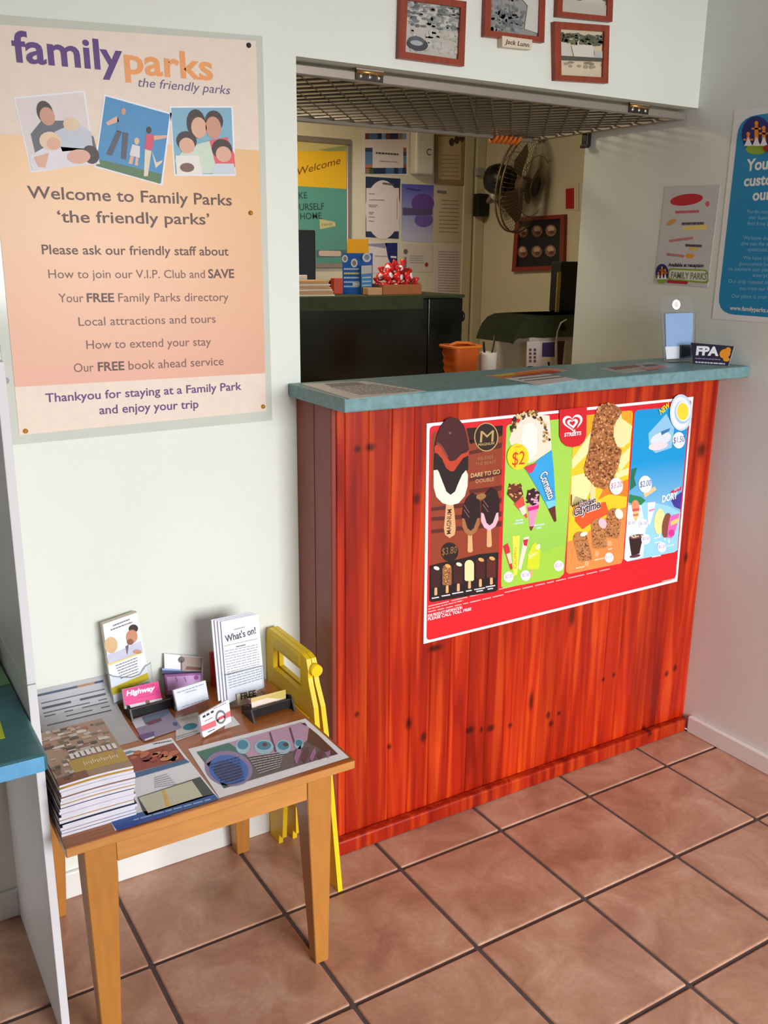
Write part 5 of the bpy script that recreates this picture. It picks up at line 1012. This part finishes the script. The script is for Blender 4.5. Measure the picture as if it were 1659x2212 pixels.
b.poly([(270, 1000), (420, 1030), (425, 1070), (275, 1100)], ink(206, 196, 140), 3); b.text('friendly', (290, 1070), (400, 1058), ink(110, 130, 80), h=30, shear=.2, lay=4); b.poly([(240, 1300), (545, 1300), (545, 1370), (240, 1370)], ink(90, 106, 106), 3); b.rrect((262, 1305), (480, 1310), (480, 1362), (262, 1358), 22, ink(206, 186, 160), 4)
b.build('printed_sheet', t)
def sheet(name, pts, m, label, cat, fn=None, th=.0012):
    b = Print((0, YO - th, 0), (0, -1, 0)); b.base(pts, th * .9, m); b.crop(630, 250, .223)
    if fn: fn(b)
    return tag(b.build(name), label, cat)
PW = ink(232, 218, 212)
def s1(b):
    r2 = random.Random(1)
    for j in range(10):
        for y in (170, 505): b.poly([(712 + j * 40, y), (752 + j * 40, y), (752 + j * 40, y + 58), (712 + j * 40, y + 58)], ink(*r2.choice([(70, 110, 150), (110, 60, 50), (60, 90, 60), (40, 50, 80), (150, 110, 90), (120, 150, 190)])), 1)
    for j in range(5):
        for x in (712, 1082): b.poly([(x, 310 + j * 40), (x + (72 if x < 800 else 30), 310 + j * 40), (x + (72 if x < 800 else 30), 350 + j * 40), (x, 350 + j * 40)], ink(*r2.choice([(90, 130, 170), (150, 90, 70), (60, 70, 90), (190, 120, 90)])), 1)
    b.scribble((815, 360), (1035, 375), ink(90, 84, 90), 18, 2); b.scribble((850, 440), (1030, 450), ink(150, 140, 140), 10, 2, seed=3)
sheet('photo_border_notice', [(783, 270), (886, 275), (881, 380), (783, 374)], PW, 'white notice bordered with small colour photos on the office wall', 'notice', s1)
def s3(b):
    b.ell(882, 910, 168, 285, PW, 2, seg=40)
    b.poly([(722, 700), (1040, 700), (1040, 1120), (722, 1120)], PW, 3); b.scribble((880, 655), (990, 668), ink(96, 90, 96), 20, 4)
    for j, (y, w) in enumerate([(755, 60), (815, 150), (865, 85), (880, 70), (935, 50), (950, 40), (980, 60), (1020, 50)]): b.scribble((748, y), (748 + w, y + 4), ink(130, 120, 126), 9, 4, seed=j)
    b.line((1022, 790), (1022, 1000), 5, ink(170, 110, 110), 4)
sheet('oval_notice', [(790, 381), (865, 386), (861, 516), (790, 512)], ink(44, 56, 84), 'notice with a white oval on navy below the photo bordered notice', 'notice', s3)
def s4(b): b.ell(1270, 850, 110, 95, ink(112, 76, 160), 1); b.poly([(1076, 890), (1362, 905), (1362, 960), (1076, 965)], ink(96, 84, 120), 2); b.ell(1280, 1010, 90, 70, ink(120, 96, 176), 1); b.scribble((1110, 705), (1250, 725), ink(70, 60, 130), 16, 1)
sheet('lake_poster', [(868, 397), (937, 400), (934, 524), (867, 520)], 'lake_print', 'blue and purple lake poster in the middle of the office wall', 'poster', s4)
def s5(b):
    b.scribble((1410, 735), (1500, 745), ink(110, 110, 116), 30, 1)
    for j in range(9): b.scribble((1450 if j < 3 else 1430, 820 + j * 38), (1620, 826 + j * 38), ink(150, 120, 100), 9, 1, seed=j)
sheet('letter_notice', [(939, 397), (1003, 400), (1001, 524), (937, 522)], ink(214, 200, 172), 'cream letter pinned right of the lake poster', 'notice', s5)
def s2(b):
    b.poly([(1420, 200), (1640, 205), (1640, 620), (1420, 615)], ink(212, 190, 156), 1)
    for x in (1550, 1600, 1650): b.ell(x, 215 + (x % 3) * 20, 26, 40, ink(80, 56, 60), 2)
    for j in range(6): b.scribble((1450, 380 + j * 40), (1620, 385 + j * 40), ink(170, 140, 110), 10, 2, seed=j)
sheet('certificate', [(941, 272), (1017, 276), (1010, 400), (940, 397)], ink(170, 140, 100), 'brown framed certificate right of the white dispenser', 'certificate', s2, .008)
def s6(b): b.crop(630, 480, .2351); b.poly([(860, 190), (972, 190), (970, 450), (935, 440), (885, 330)], ink(34, 40, 110), 1); b.poly([(690, 200), (880, 190), (860, 240), (700, 215)], ink(150, 150, 170), 1); b.scribble((910, 318), (962, 322), W_, 18, 2); b.scribble((765, 310), (880, 315), ink(160, 150, 150), 10, 1)
sheet('navy_corner_notice', [(790, 522), (859, 525), (858, 588), (796, 590)], PW, 'white sheet with a navy corner behind the red lollies', 'notice', s6)
def s7(b):
    b.crop(630, 480, .2351); b.ell(1048, 270, 20, 24, ink(120, 100, 100), 1); b.line((1046, 320), (1044, 430), 20, ink(130, 120, 120), 1)
    for j in range(4): b.scribble((1085, 310 + j * 20), (1210, 312 + j * 20), ink(150, 140, 140), 7, 1, seed=j)
    b.ell(1240, 390, 16, 20, ink(170, 40, 50), 2)
sheet('seal_certificate', [(870, 526), (935, 527), (934, 588), (871, 586)], ink(216, 204, 190), 'pale certificate with a small red seal above the lolly tray', 'certificate', s7)
def s8(b):
    b.crop(630, 480, .2351)
    for j in range(16): b.scribble((1345, 270 + j * 24), (1540, 276 + j * 24), ink(150, 132, 140), 7, 1, seed=j)
sheet('printed_list', [(940, 532), (999, 534), (995, 640), (935, 640)], ink(226, 208, 206), 'white printed list lowest at the right of the office papers', 'notice', s8)
# dispenser
t = thing('dispenser', 'white wall dispenser between the photo notice and the certificate', 'dispenser', (1.6, YR, 1.91)); a, c = at('y', YO - .05, 897, 280), at('y', YO - .05, 936, 379)
b = MB(); b.box((a.x, YO - .06, c.z), (c.x, YO, 2.16), 'white_plastic', bev=.014, seg=3); b.build('housing', t)
b = Print((0, YO - .0605, 0), (0, -1, 0)); b.text('C', (921, 334), (931, 336), ink(110, 84, 66), h=14, bold=.02); b.build('letter', t)
# fan
Fc = at('y', 1.90, 1129, 398); ax = (Vector((.37, -.905, -.19))).normalized()
t = thing('wall_fan', 'grey wall fan with round wire cage in the office corner', 'fan', Fc)
rc = .222
def ring(b, r, h, rad, m): 
    u = ax.orthogonal().normalized(); w_ = ax.cross(u); b.tube([Fc + ax * h + (u * math.cos(i * math.pi / 24) + w_ * math.sin(i * math.pi / 24)) * r for i in range(48)], rad, m, seg=6, closed=True)
def cage(name, s, dep):
    b = MB(); u = ax.orthogonal().normalized(); w_ = ax.cross(u)
    ring(b, rc, s * .012, .0042, 'fan_grey'); ring(b, rc * .62, s * dep * .85, .0018, 'fan_grey'); ring(b, rc * .26, s * dep, .002, 'fan_grey')
    for k in range(64):
        a_ = 2 * math.pi * k / 64; d_ = u * math.cos(a_) + w_ * math.sin(a_); b.tube([Fc + ax * (s * .012) + d_ * rc, Fc + ax * (s * dep * .55) + d_ * rc * .9, Fc + ax * (s * dep * .85) + d_ * rc * .62, Fc + ax * (s * dep) + d_ * rc * .2], .0011, 'fan_grey', seg=4)
    return b.build(name, t)
cage('front_cage', 1, .075); cage('rear_cage', -1, .07)
b = MB(); b.lathe([(0, .079), (.035, .078), (.046, .072), (.046, .066), (0, .064)], 'black_plastic', Fc, ax); b.build('badge', t)
for k in range(3):
    b = MB(); u = ax.orthogonal().normalized(); w_ = ax.cross(u); top, bot = [], []
    for i in range(9):
        s_ = i / 8; r = .035 + .145 * s_; row = []
        for e in (-1, 1):
            a_ = 2 * math.pi * k / 3 + .25 + e * (.30 + .38 * math.sin(math.pi * min(1, s_ * .85))) ; row.append(Fc + (u * math.cos(a_) + w_ * math.sin(a_)) * r + ax * (e * .016))
        top.append([b.bm.verts.new(p + ax * .001) for p in row]); bot.append([b.bm.verts.new(p - ax * .001) for p in row])
    for i in range(8): b.face([top[i][0], top[i][1], top[i + 1][1], top[i + 1][0]], 'fan_blade', True); b.face([bot[i][0], bot[i + 1][0], bot[i + 1][1], bot[i][1]], 'fan_blade', True)
    b.build('blade', t)
b = MB(); b.lathe([(0, .035), (.036, .032), (.04, -.02), (0, -.022)], 'fan_blade', Fc, ax); b.build('hub', t)
b = MB(); b.lathe([(0, -.065), (.06, -.066), (.072, -.085), (.072, -.15), (.058, -.185), (0, -.195)], 'black_plastic', Fc, ax); b.build('motor', t)
b = MB(); e_ = Fc - ax * .15; w0 = at('y', YR - .02, 1064, 432); b.tube([e_ + Vector((0, 0, -.06)), e_ + Vector((-.0, .05, -.10)), w0 + Vector((0, -.06, 0)), w0], .013, 'fan_grey', seg=10); b.ball(e_ + Vector((0, 0, -.07)), .024, .024, .028, 'white_plastic'); b.build('bracket', t)
b = MB(); a, c = at('y', YR - .05, 1030, 418), at('y', YR - .05, 1056, 468); b.box((a.x, YR - .07, c.z), (XS - .012, YR - .021, a.z), 'black_matte', bev=.005); tag(b.build('wall_box'), 'black box on the office wall left of the fan', 'box')
b = MB(); a, c = at('y', YR - .05, 1032, 362), at('y', YR - .05, 1047, 380); b.box((a.x, YR - .05, c.z), (c.x, YR - .021, a.z), 'grey_board', bev=.004); tag(b.build('wall_switch'), 'small grey switch on the wall above the black box', 'switch')
# side wall display
XP = XS - .02; t = thing('shadow_box', 'red framed black display board with brown badges below the fan', 'display', at('x', XS, 1160, 585)); o_ = [(1113, 470), (1219, 463), (1216, 582), (1105, 587)]; i_ = [(1121, 478), (1210, 472), (1208, 573), (1114, 577)]
b = Print((XP, 0, 0), (-1, 0, 0)); O, I = [b.w(p) for p in o_], [b.w(p) for p in i_]; 
for k in range(4): j = (k + 1) % 4; b.prism([O[k], O[j], I[j], I[k]], b.n, .019, ink(140, 50, 34))
b.build('frame', t)
b = Print((XP + .008, 0, 0), (-1, 0, 0)); b.base(i_, .01, ink(16, 15, 18)); b.build('backing', t)
for r in range(2):
    for k in range(3):
        b = Print((XP + .007, 0, 0), (-1, 0, 0)); x, y = 1130 + k * 30 + r * -1, 500 + r * 44 - k * 1
        b.prism([b.w((x + 12 * math.cos(q) * (1 if k else .9), y + 13 * math.sin(q)), 1) for q in [-.2, .4, 1.0, 1.57, 2.1, 2.7, 3.3, 3.9, 4.4, 4.9, 5.4]], b.n, .003, ink(150, 106, 80)); b.ell(x, y - 4, 7, 6, ink(206, 180, 150), 2); b.ell(x + 2, y + 4, 6, 4, ink(110, 66, 46), 3); b.build('badge', t)
b = Print((XS - .003, 0, 0), (-1, 0, 0)); b.base([(1219, 398), (1250, 396), (1250, 455), (1219, 453)], .0025, ink(222, 204, 180)); b.poly([(1222, 408), (1240, 406), (1240, 451), (1222, 451)], ink(180, 24, 44), 1); tag(b.build('fire_notice'), 'small red and cream notice at the right edge of the opening', 'notice')
# inner desk and its things
t = thing('inner_desk', 'low inner desk hidden behind the benchtop', 'desk', (1.2, .95, 0)); b = MB(); b.box((.60, .82, 1.03), (1.95, 1.22, 1.055), 'office_paint', bev=.002); b.build('desk_top', t)
for x in (.62, 1.89):
    b = MB(); b.box((x, .84, 0), (x + .04, 1.20, 1.03), 'office_paint'); b.build('end_panel', t)
DZ = 1.0552
t = thing('basket', 'orange plastic basket behind the benchtop beside the dark cabinet', 'basket', (.785, .88, DZ)); b = MB(); bxm, bym = .785, .88
def rrct(z, hx, hy): return [b.bm.verts.new((bxm + hx * math.copysign(abs(math.cos(a)) ** .4, math.cos(a)), bym + hy * math.copysign(abs(math.sin(a)) ** .4, math.sin(a)), z)) for a in [i * math.pi / 16 for i in range(32)]]
ht = 1.234 - DZ; prev = rrct(DZ, .042, .036); b.face(prev, 'orange_plastic')
for k in range(1, 15):
    f = k / 14; g = .004 if k % 2 else 0; cur = rrct(DZ + ht * f, .042 + .016 * f - g, .036 + .014 * f - g)
    for i in range(32): b.face([prev[i], prev[(i + 1) % 32], cur[(i + 1) % 32], cur[i]], 'orange_plastic', True)
    prev = cur
bmesh.ops.solidify(b.bm, geom=b.bm.faces[:], thickness=.002); b.build('body', t)
b = MB(); b.tube([(bxm + .061 * math.copysign(abs(math.cos(a)) ** .4, math.cos(a)), bym + .053 * math.copysign(abs(math.sin(a)) ** .4, math.sin(a)), 1.234) for a in [i * math.pi / 16 for i in range(32)]], .005, 'orange_plastic', seg=6, closed=True); b.tube([(bxm - .05, bym, 1.236), (bxm - .02, bym, 1.246), (bxm + .03, bym, 1.243), (bxm + .055, bym, 1.236)], .005, 'orange_plastic', seg=6); b.build('rim', t)
ccx = at('y', .86, 1050, 780).x + .008; t = thing('pen_cup', 'white pen cup beside the orange basket', 'cup', (ccx, .86, DZ)); b = MB(); b.lathe([(0, 0), (.028, 0), (.031, .155), (.0285, .155), (.026, .004), (0, .004)], 'white_plastic', (ccx, .86, DZ), (0, 0, 1)); b.build('cup_body', t)
for nm, m, e, lab in (('pen', 'steel_dark', (.033, .008, .055), 'dark pen leaning right out of the white cup'), ('pen', 'black_plastic', (-.018, .006, .035), 'black pen leaning left out of the white cup')):
    b = MB(); s0 = Vector((ccx + (-.008 if e[0] > 0 else .006), .86, DZ + .012)); e0 = Vector((ccx, .86, DZ + .155)) + Vector(e); b.cyl(s0, e0, .004, m, seg=8); tag(b.build(nm), lab, 'pen')
t = thing('covered_machine', 'office machine under a green cloth at the right of the opening', 'machine', (1.3, 1.1, DZ))
b = MB(); b.box((1.19, .995, DZ), (1.56, 1.20, 1.305), ink(196, 186, 176), bev=.006); b.build('machine_body', t)
b = MB(); pf = [(1.098, 1.222), (1.108, 1.25), (1.125, 1.28), (1.150, 1.304), (1.185, 1.316), (1.24, 1.318), (1.58, 1.318)]; rows = []
for y, dz in ((.978, None), (.982, -.004), (1.0, 0), (1.21, 0)):
    row = []
    for i, (x, z) in enumerate(pf):
        if dz is None: row.append(b.bm.verts.new((x, y, min(z, 1.228 + .006 * i if i < 3 else 1.238 + .003 * math.sin(i * 2)))))
        else: row.append(b.bm.verts.new((x, y, z + dz)))
    rows.append(row)
for r in range(3):
    for i in range(len(pf) - 1): b.face([rows[r][i], rows[r][i + 1], rows[r + 1][i + 1], rows[r + 1][i]], 'green_cloth', True)
bmesh.ops.solidify(b.bm, geom=b.bm.faces[:], thickness=.003); b.build('cloth_cover', t)
b = Print((0, .990, 0), (0, -1, 0)); b.base([(1139, 738), (1222, 735), (1218, 800), (1137, 800)], .004, ink(222, 206, 200)); b.crop(960, 480, .1808)
b.poly([(1170, 1440), (1330, 1430), (1330, 1610), (1165, 1610)], ink(70, 54, 110), 1); b.poly([(1165, 1620), (1320, 1615), (1320, 1650), (1165, 1655)], ink(226, 200, 140), 1)
for i in range(2):
    for j in range(4): b.poly([(1010 + i * 55, 1510 + j * 45), (1040 + i * 55, 1508 + j * 45), (1040 + i * 55, 1540 + j * 45), (1010 + i * 55, 1542 + j * 45)], ink(110, 80, 90), 1)
b.ell(1030, 1735, 50, 14, ink(20, 18, 20), 1); b.poly([(1230, 1670), (1260, 1668), (1262, 1720), (1240, 1720)], ink(40, 30, 40), 1); b.scribble((1150, 1730), (1320, 1735), ink(150, 80, 90), 14, 1); b.poly([(1350, 1420), (1440, 1415), (1410, 1700), (1350, 1700)], ink(80, 30, 30), 1)
tag(b.build('calendar_card'), 'printed calendar card propped against the covered machine', 'card')
a, c = at('y', 1.14, 1213, 565), at('y', 1.14, 1262, 565); b = MB(); b.box((a.x, 1.14, 1.3195), (c.x, 1.20, a.z), 'black_matte', bev=.004); tag(b.build('black_file_box'), 'tall black file box at the right edge of the opening', 'box')
a2, c2 = at('y', 1.135, 1205, 588), at('y', 1.135, 1213, 588); b = MB(); b.box((a2.x, 1.135, 1.3195), (c2.x - .001, 1.138, a2.z), ink(206, 180, 90)); tag(b.build('yellow_card'), 'yellow card strip standing left of the black file box', 'card')
b = MB(); pts = [at('y', .968, 1224, 690), at('y', .966, 1212, 697), at('y', .964, 1204, 715), at('y', .964, 1200, 745), at('y', .966, 1200, 790)]; b.tube(pts, .0028, 'white_plastic', seg=6); tag(b.build('cable'), 'pale cable hanging in front of the green covered machine', 'cable')

for o in bpy.data.objects:
    if '_o' in o: del o['_o']
